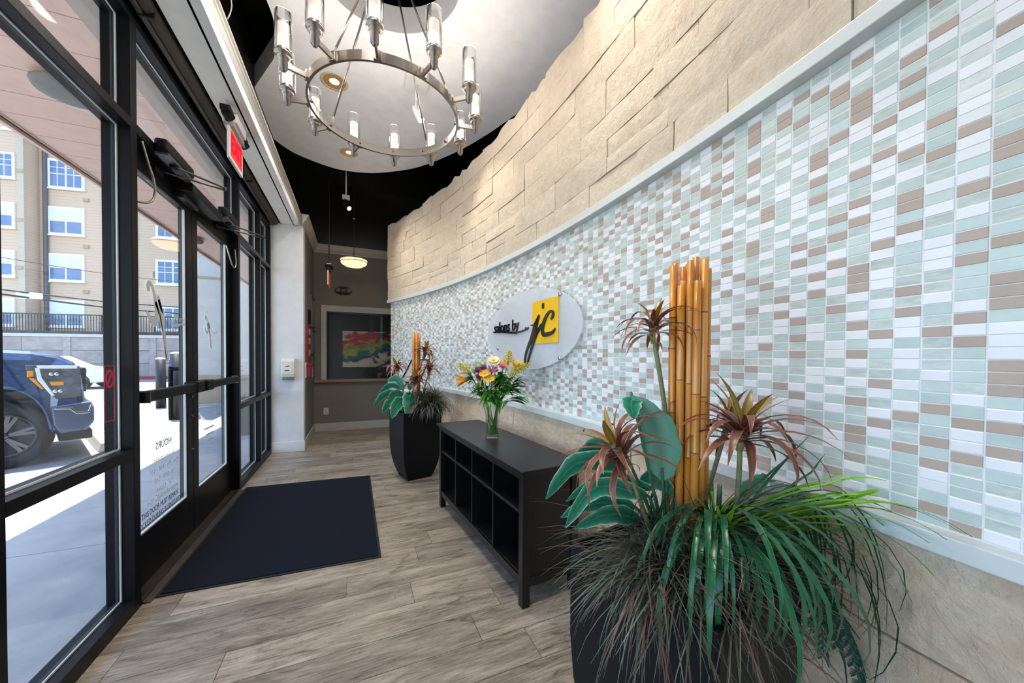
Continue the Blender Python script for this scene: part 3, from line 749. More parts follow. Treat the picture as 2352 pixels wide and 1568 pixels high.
# pendant lamp and hanging exit sign in the passage
pc = yp(813, 603, 6.1)
t = tag(thing('pendant_lamp', pc - Vector((0, 0, .08))), 'shallow amber glass bowl pendant with dark bands in the passage', 'lamp')
amber = emit('amber_bowl_glow', (1, .62, .27), 2.4)
MB().lathe([(.03, -.075), (.12, -.058), (.175, -.025), (.188, .0), (.185, .004)], pc, 28).build('bowl', amber, t, smooth=True)
MB().lathe([(.192, .008), (.192, .035), (.17, .045), (.03, .047)], pc, 28).build('upper_bowl', amber, t, smooth=True)
MB().lathe([(.186, .0), (.197, .0), (.197, .008), (.186, .008)], pc, 28, cap=False).build('band', M('dark_bronze', (.03, .02, .014), .4, .6), t)
for k in range(3):
    a = k * 2.1 + .6; MB().box(pc.x + .194 * math.cos(a) - .004, pc.x + .194 * math.cos(a) + .004, pc.y + .194 * math.sin(a) - .004, pc.y + .194 * math.sin(a) + .004, pc.z - .006, pc.z + .04).build('clip', MATS['dark_bronze'], t)
MB().lathe([(.04, .047), (.045, .06), (.02, .065)], pc, 14).build('cap', chrome, t)
MB().tube([pc + Vector((0, 0, .06)), Vector((pc.x, pc.y, 4.25))], .006, 8).build('rod', M('dark_rod', (.05, .045, .04), .4, .7), t)
MB().lathe([(.02, 0), (.024, .01), (.012, .02)], Vector((pc.x, pc.y, vp(811, 503, pc))), 12).build('coupling', chrome, t)
exit_red = emit('exit_red_glow', (1, .012, .03), 1.1)
def exit_letters(par, O, xdir, size, mat): return text('lettering', 'EXIT', size, frame_mtx(O, xdir, (0, 0, 1)), mat, par, .001, .8, bold=.004)
ec = yp(756, 612, 6.0)
t = tag(thing('hanging_exit_sign', ec - Vector((0, 0, .35))), 'exit sign hanging on a long dark rod before the back wall', 'exit sign')
MB().tube([ec + Vector((0, 0, .03)), Vector((ec.x, ec.y, 4.25))], .009, 8).build('rod', MATS['dark_rod'], t)
MB().box(ec.x - .05, ec.x + .05, ec.y - .12, ec.y + .12, ec.z - .02, ec.z + .012).build('canopy', black_plastic, t, bevel=.005)
MB().box(ec.x - .028, ec.x + .03, ec.y - .04, ec.y + .04, ec.z + .012, ec.z + .04).build('junction_box', white_plastic, t, bevel=.005)
MB().box(ec.x - .025, ec.x + .022, ec.y - .10, ec.y + .10, ec.z - .085, ec.z - .02).build('housing', black_plastic, t, bevel=.004)
MB().box(ec.x - .014, ec.x - .002, ec.y - .15, ec.y + .15, ec.z - .29, ec.z - .085).build('sign_panel', M('clear_sign_panel', (.8, .75, .75), .15), t)
MB().box(ec.x - .001, ec.x + .005, ec.y - .15, ec.y + .15, ec.z - .29, ec.z - .085).build('red_face', emit('exit_face_glow', (.8, .08, .04), .45), t)

# exit sign over the doors
t = tag(thing('exit_sign', (-.83, 3.33, 2.70)), 'red lit EXIT sign with black emergency lamps under the cream soffit', 'exit sign')
MB().box(-.86, -.80, 3.20, 3.50, 2.945, 2.985).build('housing', M('grey_metal_housing', (.35, .33, .31), .4), t, bevel=.004)
MB().box(-.875, -.785, 3.22, 3.46, 2.985, 3.056).build('canopy', white_plastic, t, bevel=.005)
sp_ = MB().box(-.838, -.822, 3.185, 3.515, 2.715, 2.945).build('sign_panel', M('white_sign_panel', (.72, .70, .70), .3), t, bevel=.002)
MB().box(-.8215, -.8195, 3.215, 3.485, 2.745, 2.925).build('red_face', M('translucent_red_face', (.55, .02, .03), .35, emis=((.9, .03, .04), .5)), t)
exit_letters(t, (-.8185, 3.35, 2.835), (0, 1, 0), .17, exit_red)
for y in (3.12, 3.50):
    h_ = MB().tube([(-.83, y, 3.0), (-.80, y, 2.955)], [.028, .034], 12).build('emergency_head', black_plastic, t)
    MB().box(-.85, -.79, y - .045, y + .045, 2.985, 3.025).build('head_bracket', black_plastic, t, bevel=.006)

tag(MB().tube(smoothpath([tuple(xp(x, y, -.60)) for x, y in ((529, -30), (531, 0), (532, 16), (528, 32), (522, 44))], 5), .003, 6).build('loose_cord', M('grey_cord', (.35, .35, .36), .6), smooth=True), 'thin grey cord dangling in the dark above the crown moulding', 'cord')

# ================================================================== DOOR HARDWARE
def closer(y0, y1, elbow, shoe, label):
    t = tag(thing('door_closer', (XS + .04, (y0 + y1) / 2, 2.44)), label, 'door closer', 'door closers on the transom')
    MB().box(XS, XS + .065, y0, y1, 2.432, 2.505).build('body', black_plastic, t, bevel=.018, seg=3)
    MB().box(XS, XS + .060, y0 + .02, y1 - .02, 2.420, 2.434).build('cover_plate', M('grey_cover', (.12, .115, .12), .35, .4), t)
    pv = Vector((XS + .035, (y0 + y1) / 2 - .03, 2.415))
    MB().lathe([(.02, 0), (.02, .018), (.012, .03)], pv - Vector((0, 0, .012)), 12).build('pivot', black_plastic, t, smooth=True)
    e = Vector(elbow)
    MB().obox((pv + e) / 2, (e - pv) / 2, Vector((0, 0, 1)).cross(e - pv).normalized() * .009, (0, 0, .004)).build('arm', M('dark_steel', (.10, .095, .09), .35, .8), t, bevel=.002)
    s_ = Vector(shoe); e2 = e - Vector((0, 0, .014))
    MB().tube([e2, s_], .006, 8).build('forearm', MATS['dark_steel'], t, smooth=True)
    MB().lathe([(.010, -.012), (.012, 0), (.010, .012)], e - Vector((0, 0, .006)), 10).build('elbow', MATS['dark_steel'], t)
    MB().box(XD, XD + .025, s_.y - .05, s_.y + .05, 2.375, 2.40).build('shoe', black_plastic, t, bevel=.004)
closer(2.62, 2.99, zp(517, 432, 2.42), (XD + .02, 2.80, 2.39), 'black door closer on the transom over the near door')
closer(3.62, 3.99, zp(606, 544, 2.42), (XD + .02, 3.80, 2.39), 'black door closer on the transom over the far door')
t = tag(thing('magnetic_lock', (XS + .02, 3.3, 2.36)), 'long black magnetic lock box above the meeting door stiles', 'door lock')
MB().box(XD, XS + .045, 3.02, 3.60, 2.372, 2.428).build('body', black_plastic, t, bevel=.004)
MB().box(XD + .001, XD + .05, 3.06, 3.30, 2.335, 2.371).build('armature_plate', M('dark_steel', (.1, .1, .1), .3, .8), t, bevel=.003)
steel_cable = M('ribbed_steel_conduit', (.46, .44, .38), .35, .8, (.25, .24, .2), 220)
def conduit(pts, label):
    o = MB().tube(smoothpath(pts, 8), .0055, 8).build('flexible_conduit', steel_cable, smooth=True); tag(o, label, 'cable', 'steel cable loops at the door jambs')
conduit([(XS + .004, 2.50, 2.41), (XS + .02, 2.515, 2.32), (XS + .035, 2.545, 2.22), (XS + .03, 2.548, 2.14), (XS + .01, 2.52, 2.10), (XD + .008, 2.50, 2.10)], 'steel cable loop at the jamb of the near door')
conduit([(XD + .008, 4.06, 2.30), (XD + .03, 4.06, 2.21), (XD + .045, 4.09, 2.13), (XD + .05, 4.14, 2.12), (XD + .05, 4.185, 2.18), (XD + .04, 4.19, 2.30)], 'steel cable loop at the jamb of the far door')

# ================================================================== THINGS ON THE WALLS
# soap dispenser
iv = M('ivory_plastic', (.74, .72, .62), .35)
t = tag(thing('soap_dispenser', (-.822, 5.60, .97)), 'ivory soap dispenser with grey push bar on the white pier', 'dispenser')
MB().prism([(-.90, 5.641, 1.01), (-.90, 5.56, 1.01), (-.90, 5.545, 1.06), (-.90, 5.545, 1.22), (-.90, 5.565, 1.255), (-.90, 5.641, 1.262)], (.155, 0, 0)).build('body', iv, t, bevel=.012, seg=3)
MB().prism([(-.885, 5.60, 1.005), (-.885, 5.553, 1.01), (-.885, 5.565, .975), (-.885, 5.60, .975)], (.125, 0, 0)).build('push_bar', M('slate_plastic', (.20, .23, .28), .4), t, bevel=.006)
MB().box(-.875, -.77, 5.5425, 5.546, 1.085, 1.20).build('front_panel', M('pale_ivory_panel', (.80, .78, .70), .3), t, bevel=.003)
MB().box(-.855, -.80, 5.540, 5.543, 1.100, 1.112).build('level_window', M('dark_window', (.05, .05, .08), .2), t)
MB().prism([(-.852, 5.5422, 1.150), (-.802, 5.5422, 1.156), (-.796, 5.5422, 1.170), (-.846, 5.5422, 1.162)], (0, -.001, 0)).build('blue_mark', M('blue_print', (.05, .06, .25), .5), t)
# wall outlet
t = tag(thing('wall_outlet', (-.462, 6.945, .29)), 'white duplex outlet on the back wall under the counter', 'outlet')
MB().box(-.50, -.424, 6.944, 6.950, .29, .406).build('plate', M('outlet_white', (.62, .60, .57), .4), t, bevel=.003)
for z in (.328, .368):
    MB().lathe([(.017, 0), (.016, .002)], (-.462, 6.944, z), 14, axis=(0, -1, 0)).build('receptacle', M('outlet_grey', (.45, .43, .40), .5), t)
# emergency light
t = tag(thing('emergency_light', (-.187, 6.93, 2.365)), 'black oval emergency light with two round lamps on back wall', 'emergency light')
n = 24; pts = [(-.187 + .128 * math.copysign(abs(math.cos(a)) ** .75, math.cos(a)), 6.949, 2.437 + .066 * math.copysign(abs(math.sin(a)) ** .85, math.sin(a))) for a in (2 * pi * k / n for k in range(n))]
MB().prism(pts, (0, -.05, 0)).build('housing', black_plastic, t, bevel=.01)
for s in (-1, 1): MB().lathe([(.044, 0), (.042, .012), (.02, .02)], (-.187 + s * .09, 6.90, 2.437), 18, axis=(s * .25, -1, -.1)).build('lamp_head', M('grey_lamp_lens', (.14, .135, .125), .25), t, smooth=True)
MB().box(-.215, -.155, 6.896, 6.90, 2.42, 2.45).build('test_panel', M('dark_panel', (.05, .05, .05), .3), t)
# framed papers on the passage wall (plane x=-.645)
XP = -.645
paper = M('printed_paper', (.52, .50, .46), .6, 0, (.30, .28, .26), 40, (1, 8, 20), contrast=(.5, .6))
def wall_frame(name, y0, y1, z0, z1, matf, label, inner=paper, w_=.035, d=.022):
    t = tag(thing(name, (XP, (y0 + y1) / 2, z0)), label, 'picture frame', 'frames on the passage wall')
    for a, b, c, e in ((y0, y1, z0, z0 + w_), (y0, y1, z1 - w_, z1), (y0, y0 + w_, z0 + w_, z1 - w_), (y1 - w_, y1, z0 + w_, z1 - w_)): bx('frame_side', matf, t, XP, XP + d, a, b, c, e, bevel=.003)
    bx('print', inner, t, XP, XP + .006, y0 + w_, y1 - w_, z0 + w_, z1 - w_)
    bx('glazing', glass, t, XP + .010, XP + .012, y0 + w_, y1 - w_, z0 + w_, z1 - w_)
pew = M('pewter_frame', (.16, .14, .12), .35, .5)
wall_frame('document_frame', 6.42, 6.90, 1.76, 2.26, pew, 'topmost pewter document frame on the passage wall')
wall_frame('document_frame', 6.45, 6.90, 1.34, 1.735, pew, 'middle pewter document frame on the passage wall')
wall_frame('document_frame', 6.52, 6.88, 1.00, 1.29, pew, 'lowest pewter document frame on the passage wall')
wall_frame('small_frame', 6.12, 6.30, 1.78, 1.99, black_plastic, 'small black frame left of the document frames', M('grey_card', (.1, .1, .1), .5), .015)
t = tag(thing('red_notice_board', (XP, 6.05, 1.1)), 'tall narrow red notice board on the passage wall', 'notice board')
MB().box(XP, XP + .018, 5.93, 6.03, 1.12, 1.80).build('red_edge', M('red_board', (.42, .015, .02), .45), t)
MB().box(XP, XP + .018, 6.03, 6.26, 1.10, 1.74).build('dark_panel', M('maroon_panel', (.07, .015, .018), .4), t)
for z in (1.35, 1.52, 1.66): MB().box(XP + .018, XP + .021, 6.06, 6.22, z - .05, z + .04).build('card', paper, t)
t = tag(thing('brochure_box', (XP + .04, 5.92, .96)), 'small clear and red brochure box low on passage wall', 'holder')
MB().box(XP, XP + .008, 5.80, 6.06, .99, 1.20).build('back_plate', white_plastic, t)
MB().box(XP + .008, XP + .075, 5.84, 6.04, .985, 1.00).build('tray', thin_glass('clear_acrylic', (.9, .9, .92), 1.2), t)
MB().box(XP + .070, XP + .075, 5.84, 6.04, 1.00, 1.12).build('front', MATS['clear_acrylic'], t)
MB().box(XP + .012, XP + .06, 5.86, 5.95, 1.00, 1.17).build('brochures', M('red_brochures', (.35, .02, .03), .5), t)
MB().box(XP + .010, XP + .078, 5.84, 6.04, 1.165, 1.185).build('lid', MATS['red_brochures'], t)

# ------------------------------------------------------------------ oval sign
ths = th_of_y(2.56)
SO = arc(ths, WR - .062, 1.512); SN = Vector((-math.cos(ths), -math.sin(ths), 0)); STn = Vector((math.sin(ths), -math.cos(ths), 0))  # STn to the viewer's right
sg = tag(thing('oval_sign', SO - Vector((0, 0, .31))), 'frosted oval acrylic sign with black script on a yellow square', 'sign')
acry = thin_glass('frosted_acrylic', (.93, .95, .97), .9, .03, .42, (.84, .86, .90))
pl = [pp(x, y, SO, SN) for x, y in ((1122, 740), (1340, 760))]
cL = (pl[0] - SO).dot(STn); cR_ = (pl[1] - SO).dot(STn); ox = (cL + cR_) / 2; ow = (cR_ - cL) / 2
OC = SO + STn * ox; n = 64
MB().prism([OC + STn * (ow * math.cos(2 * pi * k / n)) + Vector((0, 0, .312 * math.sin(2 * pi * k / n))) for k in range(n)], SN * .008).build('plate', acry, sg)
FACE = SO + SN * .009
def S(x, y): return pp(x, y, FACE, SN)
q = [S(x, y) for x, y in ((1222, 695), (1284, 681), (1283, 786), (1225, 787))]
u0 = (((q[0] + q[3]) / 2) - SO).dot(STn); u1 = (((q[1] + q[2]) / 2) - SO).dot(STn); z0, z1 = min(q[2].z, q[3].z), max(q[0].z, q[1].z)
sq = [FACE + STn * a + Vector((0, 0, b - SO.z)) for a, b in ((u0, z0), (u1, z0), (u1, z1), (u0, z1))]
yel = M('yellow_acrylic', (.86, .50, .0), .25)
MB().prism(sq, SN * .004).build('yellow_square', yel, sg)
gl_black = M('gloss_black_acrylic', (.010, .010, .012), .08)
def zsc(x, y): return (1080 + x / 5.6, 620 + y / 5.6)      # coordinates read from an enlarged view
script = {
    'letter_j': [(790, 708, 5), (825, 712, 12), (850, 690, 20), (880, 630, 22), (900, 580, 12)],
    'letter_j_tail': [(888, 625, 14), (870, 665, 30), (842, 760, 44), (798, 890, 30), (750, 1000, 18), (724, 1090, 15), (714, 1160, 15), (724, 1200, 13), (744, 1192, 12), (764, 1130, 13), (798, 1010, 15), (832, 910, 20), (868, 810, 24), (912, 735, 20), (928, 700, 16)],
    'letter_c': [(1052, 632, 14), (1075, 590, 20), (1078, 545, 20), (1045, 530, 16), (1005, 570, 20), (962, 660, 28), (940, 760, 30), (955, 825, 28), (1010, 825, 26), (1070, 800, 20), (1105, 750, 9)],
    'letter_dot': [(948, 425, 10), (948, 440, 18), (947, 480, 18), (946, 498, 10)],
    'swash': [(305, 803, 3), (360, 797, 8), (450, 797, 11), (560, 805, 12), (650, 795, 10), (720, 768, 9)],
    'swash_tip': [(718, 735, 3), (735, 760, 14), (765, 735, 3)],
}
for nm, pts in script.items():
    mb = MB(); pts3 = []
    for x, y, wd in smoothpath(pts, 6):
        a = S(*zsc(x, y)); b = S(*zsc(x + wd, y)); c = S(*zsc(x, y + wd)); pts3.append((a, .5 * (b - a).length * .75 + .5 * (c - a).length * .75))
    stroke(mb, [(p + SN * .004, wd) for p, wd in pts3], SN, .008); mb.build(nm, gl_black, sg)
a, b = S(*zsc(315, 745)), S(*zsc(630, 720)); mid = (a + b) / 2
SX, SYv = 0, 0
lt = text('lettering', 'salons by', .135, Matrix.Identity(4), gl_black, sg, .004, 1., bold=.0015)
lt.data.transform(Matrix.Translation(ORG[sg])); wx = max(v.co.x for v in lt.data.vertices) - min(v.co.x for v in lt.data.vertices)
wl = abs((b - a).dot(STn)); lt.data.transform(Matrix.Diagonal((wl / wx, 1, 1, 1)))
lt.data.transform(Matrix.Translation(-ORG[sg]) @ frame_mtx(Vector((mid.x, mid.y, mid.z)) + SN * .004, STn, (0, 0, 1)))
for x, y in ((1146, 708), (1289, 675), (1288, 822), (1146, 800)):
    p = pp(x, y, SO, SN); so2 = MB().lathe([(.011, 0), (.011, .055)], p - SN * .055, 14, axis=SN).build('standoff', chrome, sg, smooth=True)
    MB().lathe([(.016, 0), (.016, .006), (.011, .010)], p + SN * .008, 16, axis=SN).build('cap_screw', chrome, so2, smooth=True)

# ================================================================== MAT
t = tag(thing('door_mat', (-.43, 3.35, 0)), 'large dark navy entrance mat lying inside the doors', 'mat')
mc = [(.146, 4.186), (.153, 2.448), (-.984, 2.505), (-.984, 4.262)]
cxm = sum(p[0] for p in mc) / 4; cym = sum(p[1] for p in mc) / 4
inn = [(cxm + (x - cxm) * .972, cym + (y - cym) * .98) for x, y in mc]
MB().prism([(x, y, .0005) for x, y in mc], (0, 0, .005)).build('rubber_border', M('black_rubber', (.006, .006, .007), .75), t)
MB().prism([(x, y, .0055) for x, y in inn], (0, 0, .0045)).build('carpet_field', M('navy_carpet', (.0055, .008, .017), .95, 0, (.009, .012, .022), 260, bmp=(900, .5, .003), spec=.15), t)

# ================================================================== CUBBY CABINET
CF0, CF1 = Vector((.648, 3.130, 0)), Vector((.768, 1.632, 0))
cu = (CF1 - CF0).normalized(); cvv = Vector((-cu.y, cu.x, 0)); cvv = cvv if cvv.x > 0 else -cvv
CL, CDp, CHh = (CF1 - CF0).length, .40, .72
cab = tag(thing('cubby_cabinet', CF0 + cu * CL / 2 + cvv * CDp / 2), 'black wooden cabinet with eight open cubbies and square legs', 'cabinet')
def cb(name, u0, u1, v0, v1, z0, z1, par=cab, bev=.002, mat=black_wood):
    return MB().obox(CF0 + cu * (u0 + u1) / 2 + cvv * (v0 + v1) / 2 + Vector((0, 0, (z0 + z1) / 2)), cu * (u1 - u0) / 2, cvv * (v1 - v0) / 2, (0, 0, (z1 - z0) / 2)).build(name, mat, par, bevel=bev)
cb('top', 0, CL, 0, CDp, CHh - .022, CHh, bev=.004)
I0, I1 = .022, CL - .022
LG = .045
for u in (I0, I1 - LG):
    for v in (.02, CDp - .02 - LG): cb('leg', u, u + LG, v, v + LG, 0, CHh - .022)
for u in (I0 + .012, I1 - .030): cb('side_panel', u, u + .018, .02 + LG, CDp - .02 - LG, .10, CHh - .022)
for u in (I0 + .008, I1 - .030): cb('side_rail', u, u + .024, .02 + LG, CDp - .02 - LG, .10, .15)
cb('back_panel', I0 + LG, I1 - LG, CDp - .03, CDp - .02, .11, CHh - .022)
cb('upper_front_rail', I0 + LG, I1 - LG, .024, .044, CHh - .06, CHh - .022)
cb('lower_front_rail', I0 + LG, I1 - LG, .024, .044, .10, .145)
cb('bottom_shelf', I0 + LG, I1 - LG, .044, CDp - .03, .125, .143)
cb('shelf', I0 + LG, I1 - LG, .030, CDp - .03, .475, .491)
W4 = (I1 - I0 - 2 * LG) / 4
for k in (1, 2, 3):
    u = I0 + LG + W4 * k
    cb('divider', u - .007, u + .007, .030, CDp - .03, .491, CHh - .06 + .038); cb('divider', u - .007, u + .007, .030, CDp - .03, .143, .475)

# ================================================================== SIGN HOLDER behind the far planter
e0 = Vector((.655, 4.62, 0))
t = tag(thing('sheet_stand', e0), 'white sheet in slanted black frame behind the far planter', 'sign holder')
MB().box(e0.x - .16, e0.x + .16, e0.y - .12, e0.y + .12, 0, .88).build('pedestal', M('white_pedestal', (.78, .77, .75), .5), t, bevel=.004)
A, B, Cc, D = [yp(x, y, 4.60) for x, y in ((920, 876), (946, 826), (985, 826), (962, 880))]
n_ = (B - A).cross(D - A).normalized()
dn = Vector((0, .006, 0))
MB().prism([A, B, Cc, D], dn).build('sheet', M('white_sheet', (.80, .80, .84), .6), t)
for p, q in ((A, B), (B, Cc), (Cc, D), (D, A)): MB().obox((p + q) / 2 + Vector((0, -.003, 0)), (q - p) / 2, Vector((0, 1, 0)).cross(q - p).normalized() * .007, (0, .006, 0)).build('frame_side', black_plastic, t)

# ================================================================== PLANTERS AND PLANTS
RT = Vector((CR.x, CR.y, 0)).normalized(); FD = Vector((CF.x, CF.y, 0)).normalized(); UPV = Vector((0, 0, 1))
pot_m = M('matt_black_resin', (.005, .005, .007), .5, spec=.22)
soil_m = M('dark_moss', (.03, .028, .015), .95, 0, (.05, .05, .02), 40, bmp=(80, 1, .02))
def planter(c, rot, label, s=.455, h=.72):
    t = tag(thing('planter', c), label, 'planter', 'black square planters')
    prof = [(.62, 0), (.70, .06), (.80, .14), (.90, .26), (.965, .40), (1.0, .60), (1.0, 1.0)]
    mb = MB(); rings = []
    for f_, z in prof: rings.append([(f_, z)])
    vs = []
    for f_, z in prof + [(.93, 1.0), (.90, .93)]:
        for k in range(4):
            a = rot + pi / 4 + pi / 2 * k; r_ = s / 2 * math.sqrt(2) * f_
            vs.append((c[0] + r_ * math.cos(a), c[1] + r_ * math.sin(a), c[2] + z * h))
    nr = len(prof) + 2
    fs = [(i * 4 + k, i * 4 + (k + 1) % 4, (i + 1) * 4 + (k + 1) % 4, (i + 1) * 4 + k) for i in range(nr - 1) for k in range(4)] + [(3, 2, 1, 0)]
    mb.add(vs, fs); mb.build('pot', pot_m, t, bevel=.004)
    sv = vs[-4:]; MB().prism(sv, (0, 0, -.01)).build('moss', soil_m, t)
    return t
hosta_m = leaf_material('variegated_hosta_leaf', [(0., (.05, .30, .18)), (.15, (.010, .17, .085)), (.62, (.02, .28, .15)), (.84, (.05, .36, .20)), (.95, (.62, .66, .46)), (1, (.70, .72, .55))], .35, .38)
hosta_back = leaf_material('pale_leaf_underside', [(0., (.16, .36, .25)), (.5, (.24, .52, .38)), (1, (.14, .44, .28))], .6, .45)
drac_m = leaf_material('dracaena_leaf', [(0., (.17, .11, .045)), (.5, (.115, .06, .035)), (.74, (.22, .07, .04)), (.88, (.75, .06, .05)), (1, (.85, .08, .09))], .3, .35)
drac_g = leaf_material('young_dracaena_leaf', [(0., (.36, .30, .05)), (.6, (.20, .17, .025)), (.86, (.45, .11, .03)), (1, (.80, .08, .05))], .3, .35)
longg_m = leaf_material('dark_green_blade', [(0., (.022, .155, .055)), (.7, (.012, .105, .038)), (1, (.04, .21, .085))], .2, .3)
bright_m = leaf_material('bright_green_blade', [(0., (.22, .52, .02)), (.6, (.16, .43, .012)), (1, (.32, .62, .05))], .2, .35)
bamboo_m = M('varnished_bamboo', (.74, .30, .045), .28, 0, (.52, .17, .020), 7, (1, 1, .25), var=.14, contrast=(.38, .72), coat=.4)
node_m = M('bamboo_node', (.28, .12, .03), .4)
stem_m = M('green_brown_stem', (.25, .27, .11), .6, 0, (.17, .17, .08), 40)
husk_m = M('dry_husk', (.50, .42, .22), .8)
cedar_m = M('cedar_green', (.016, .085, .06), .6, 0, (.03, .12, .085), 60)
fine_m = [M('olive_fine_grass', (.055, .062, .028), .5, 0, (.07, .085, .045), 30), M('purple_fine_grass', (.16, .060, .050), .5, 0, (.10, .055, .042), 30), M('grey_green_fine_grass', (.11, .16, .10), .45, 0, (.15, .19, .14), 30)]
def blade_path(base, az, length, el0, droop, n=8, wob=0.):
    """az in the camera-right / forward frame: 0 = right, 90 = away"""
    d = RT * math.cos(az) + FD * math.sin(az); p = Vector(base); out = [p.copy()]; el = el0; st_ = length / n
    for i in range(n):
        q = d * math.cos(el) + UPV * math.sin(el); p = p + q * st_
        if wob: p = p + Vector((rng.gauss(0, wob), rng.gauss(0, wob), 0))
        rv = Vector((p.x - WC.x, p.y - WC.y, 0)); lim = WR - .058 - .004 * rng.random()
        if abs(p.x) < 3 and rv.length > lim: rv = rv.normalized() * lim; p = Vector((WC.x + rv.x, WC.y + rv.y, p.z))
        out.append(p.copy()); el -= droop / n * (1 + .8 * i / n)
    return out, d.cross(UPV)
def taper(n, w_, tip=.03, start=.5, peak=.35):
    out = []
    for i in range(n + 1):
        u = i / n
        out.append(w_ * max(tip, (start + (1 - start) * min(u / peak, 1)) * (1 if u < peak else max(0., 1 - ((u - peak) / (1 - peak)) ** 1.8))))
    return out
def ovate(n, w_): return [max(.002, w_ * (math.sin(pi * min(1, (i / n) ** .75)) ** .85)) if 0 < i < n else .002 for i in range(n + 1)]

def bamboo(base, spread, h, nump, label, group, r=.0125):
    for k in range(nump):
        a = k * 2.39996; rad = spread * math.sqrt((k + .4) / nump)
        o = Vector(base) + RT * (rad * math.cos(a)) + FD * (rad * math.sin(a))
        top = o + (RT * math.cos(a) + FD * math.sin(a)) * rng.uniform(0, .006) + Vector((0, 0, h * (1 if rng.random() > .2 else .93) + rng.uniform(-.02, .015)))
        rr = r * rng.uniform(.82, 1.04)
        t = tag(thing('bamboo_pole', o), label, 'bamboo pole', group)
        lean = top - o; nn = [rng.uniform(.12, .2)]
        while nn[-1] < .93: nn.append(nn[-1] + rng.uniform(.17, .28))
        path, rad_ = [o], [rr * 1.05]
        for u in nn[:-1]:
            path += [o + lean * (u - .006), o + lean * u, o + lean * (u + .006)]; rad_ += [rr, rr * 1.12, rr * .98]
        path.append(top); rad_.append(rr * .92)
        MB().tube(path, rad_, 10).build('cane', bamboo_m, t, smooth=True)
        for u in nn[:-1]: MB().tube([o + lean * (u - .0022), o + lean * (u + .0022)], rr * 1.135, 10).build('node', node_m, t)
        MB().lathe([(rr * .6, .0), (rr * .55, .001)], top, 10, axis=lean).build('hollow', node_m, t)
def dracaena(foot, head, nleaf, L, wd, label, par_group, bend=.0, young=5, tilt=None):
    t = tag(thing('dracaena', foot), label, 'plant', par_group)
    foot, head = Vector(foot), Vector(head); mid = (foot + head) / 2 + RT * bend
    MB().tube(smoothpath([tuple(foot), tuple(mid), tuple(head)], 6), [.0068] * 12 + [.0056], 8).build('stem', stem_m, t, smooth=True)
    ax = Vector(tilt or (head - mid)).normalized()
    MB().tube([head - ax * .015, head + ax * .035, head + ax * .07], [.008, .015, .009], 8).build('crown', stem_m, t, smooth=True)
    for k in range(nleaf):
        az = k * 2.39996; y_ = k < young
        u = k / nleaf
        el = (1.25 - .15 * rng.random()) if y_ else (.95 - .95 * (u - .2) + rng.uniform(-.15, .15))
        l_ = L * ((.55 + .25 * rng.random()) if y_ else rng.uniform(.75, 1.05))
        base = head + ax * (.045 - .04 * u)
        path, sd = blade_path(base, az, l_, el, .5 if y_ else rng.uniform(.9, 1.9), 8)
        if tilt is not None:
            q = Vector((0, 0, 1)).rotation_difference(ax); path = [base + q @ (p - base) for p in path]
        MB().ribbon(path, taper(8, wd * rng.uniform(.85, 1.1), .06, .75, .4), sd, fold=.22).build('leaf', drac_g if y_ else drac_m, t, smooth=True)
    for k in range(2):
        path, sd = blade_path(head - ax * .012, rng.uniform(0, 6.28), .05, .2, 1.8, 4); MB().ribbon(path, taper(4, .006), sd).build('husk', husk_m, t, smooth=True)
def hosta(base, leaves, label, group):
    t = tag(thing('hosta', base), label, 'plant', group)
    for spec in leaves:
        az, stemL, el0, L, W, droop = spec[:6]; mat = spec[6] if len(spec) > 6 else hosta_m; twist = spec[7] if len(spec) > 7 else 0
        p1, sd = blade_path(base, az, stemL, el0, .35, 5)
        MB().tube(p1, [.006, .0055, .005, .0045, .004, .0035], 6).build('petiole', M('hosta_petiole', (.05, .20, .10), .5), t, smooth=True)
        dirn = (p1[-1] - p1[-2]).normalized(); el = math.asin(max(-1, min(1, dirn.z)))
        p2, sd = blade_path(p1[-1], az, L, el * .8, droop, 12)
        if twist: sd = (sd * math.cos(twist) + UPV * math.sin(twist))
        ws = [wd * (1 + .08 * math.sin(i * 1.9)) for i, wd in enumerate(ovate(12, W))]
        MB().ribbon(p2, ws, sd, fold=.28).build('leaf', mat, t, smooth=True)
def hosta_px(base, leaves, label, group):
    """leaves: (root px, middle px, tip px, half width in px, mat, depth offset of the tip, twist)"""
    t = tag(thing('hosta', base), label, 'plant', group)
    dep = (Vector(base) - CAM).dot(CF)
    for (r_, m_, e_, hw, mat, df, tw) in leaves:
        A, B, C_ = CAM + ray(*r_) * (dep + df * .1), CAM + ray(*m_) * (dep + df * .6), CAM + ray(*e_) * (dep + df)
        pt = [Vector(p) for p in smoothpath([tuple(A), tuple(B), tuple(C_)], 6)]
        for p in pt:
            rv = Vector((p.x - WC.x, p.y - WC.y, 0))
            if rv.length > WR - .062: rv = rv.normalized() * (WR - .062); p.x, p.y = WC.x + rv.x, WC.y + rv.y
        d = (C_ - A).normalized(); v_ = (A - CAM).normalized(); sd = d.cross(v_).normalized(); sd = (sd * math.cos(tw) + v_ * math.sin(tw)).normalized()
        ws = [w_ * (1 + .10 * math.sin(i * 2.1)) for i, w_ in enumerate(ovate(12, hw * dep / F))]
        MB().ribbon(pt, ws, sd, fold=.25).build('leaf', mat, t, smooth=True)
        MB().tube(smoothpath([tuple(base), tuple((Vector(base) + A) / 2 + UPV * .01), tuple(A), tuple(pt[2])], 4), .0045 if dep < 2 else .006, 6).build('petiole', M('hosta_petiole', (.05, .20, .10), .5), t, smooth=True)
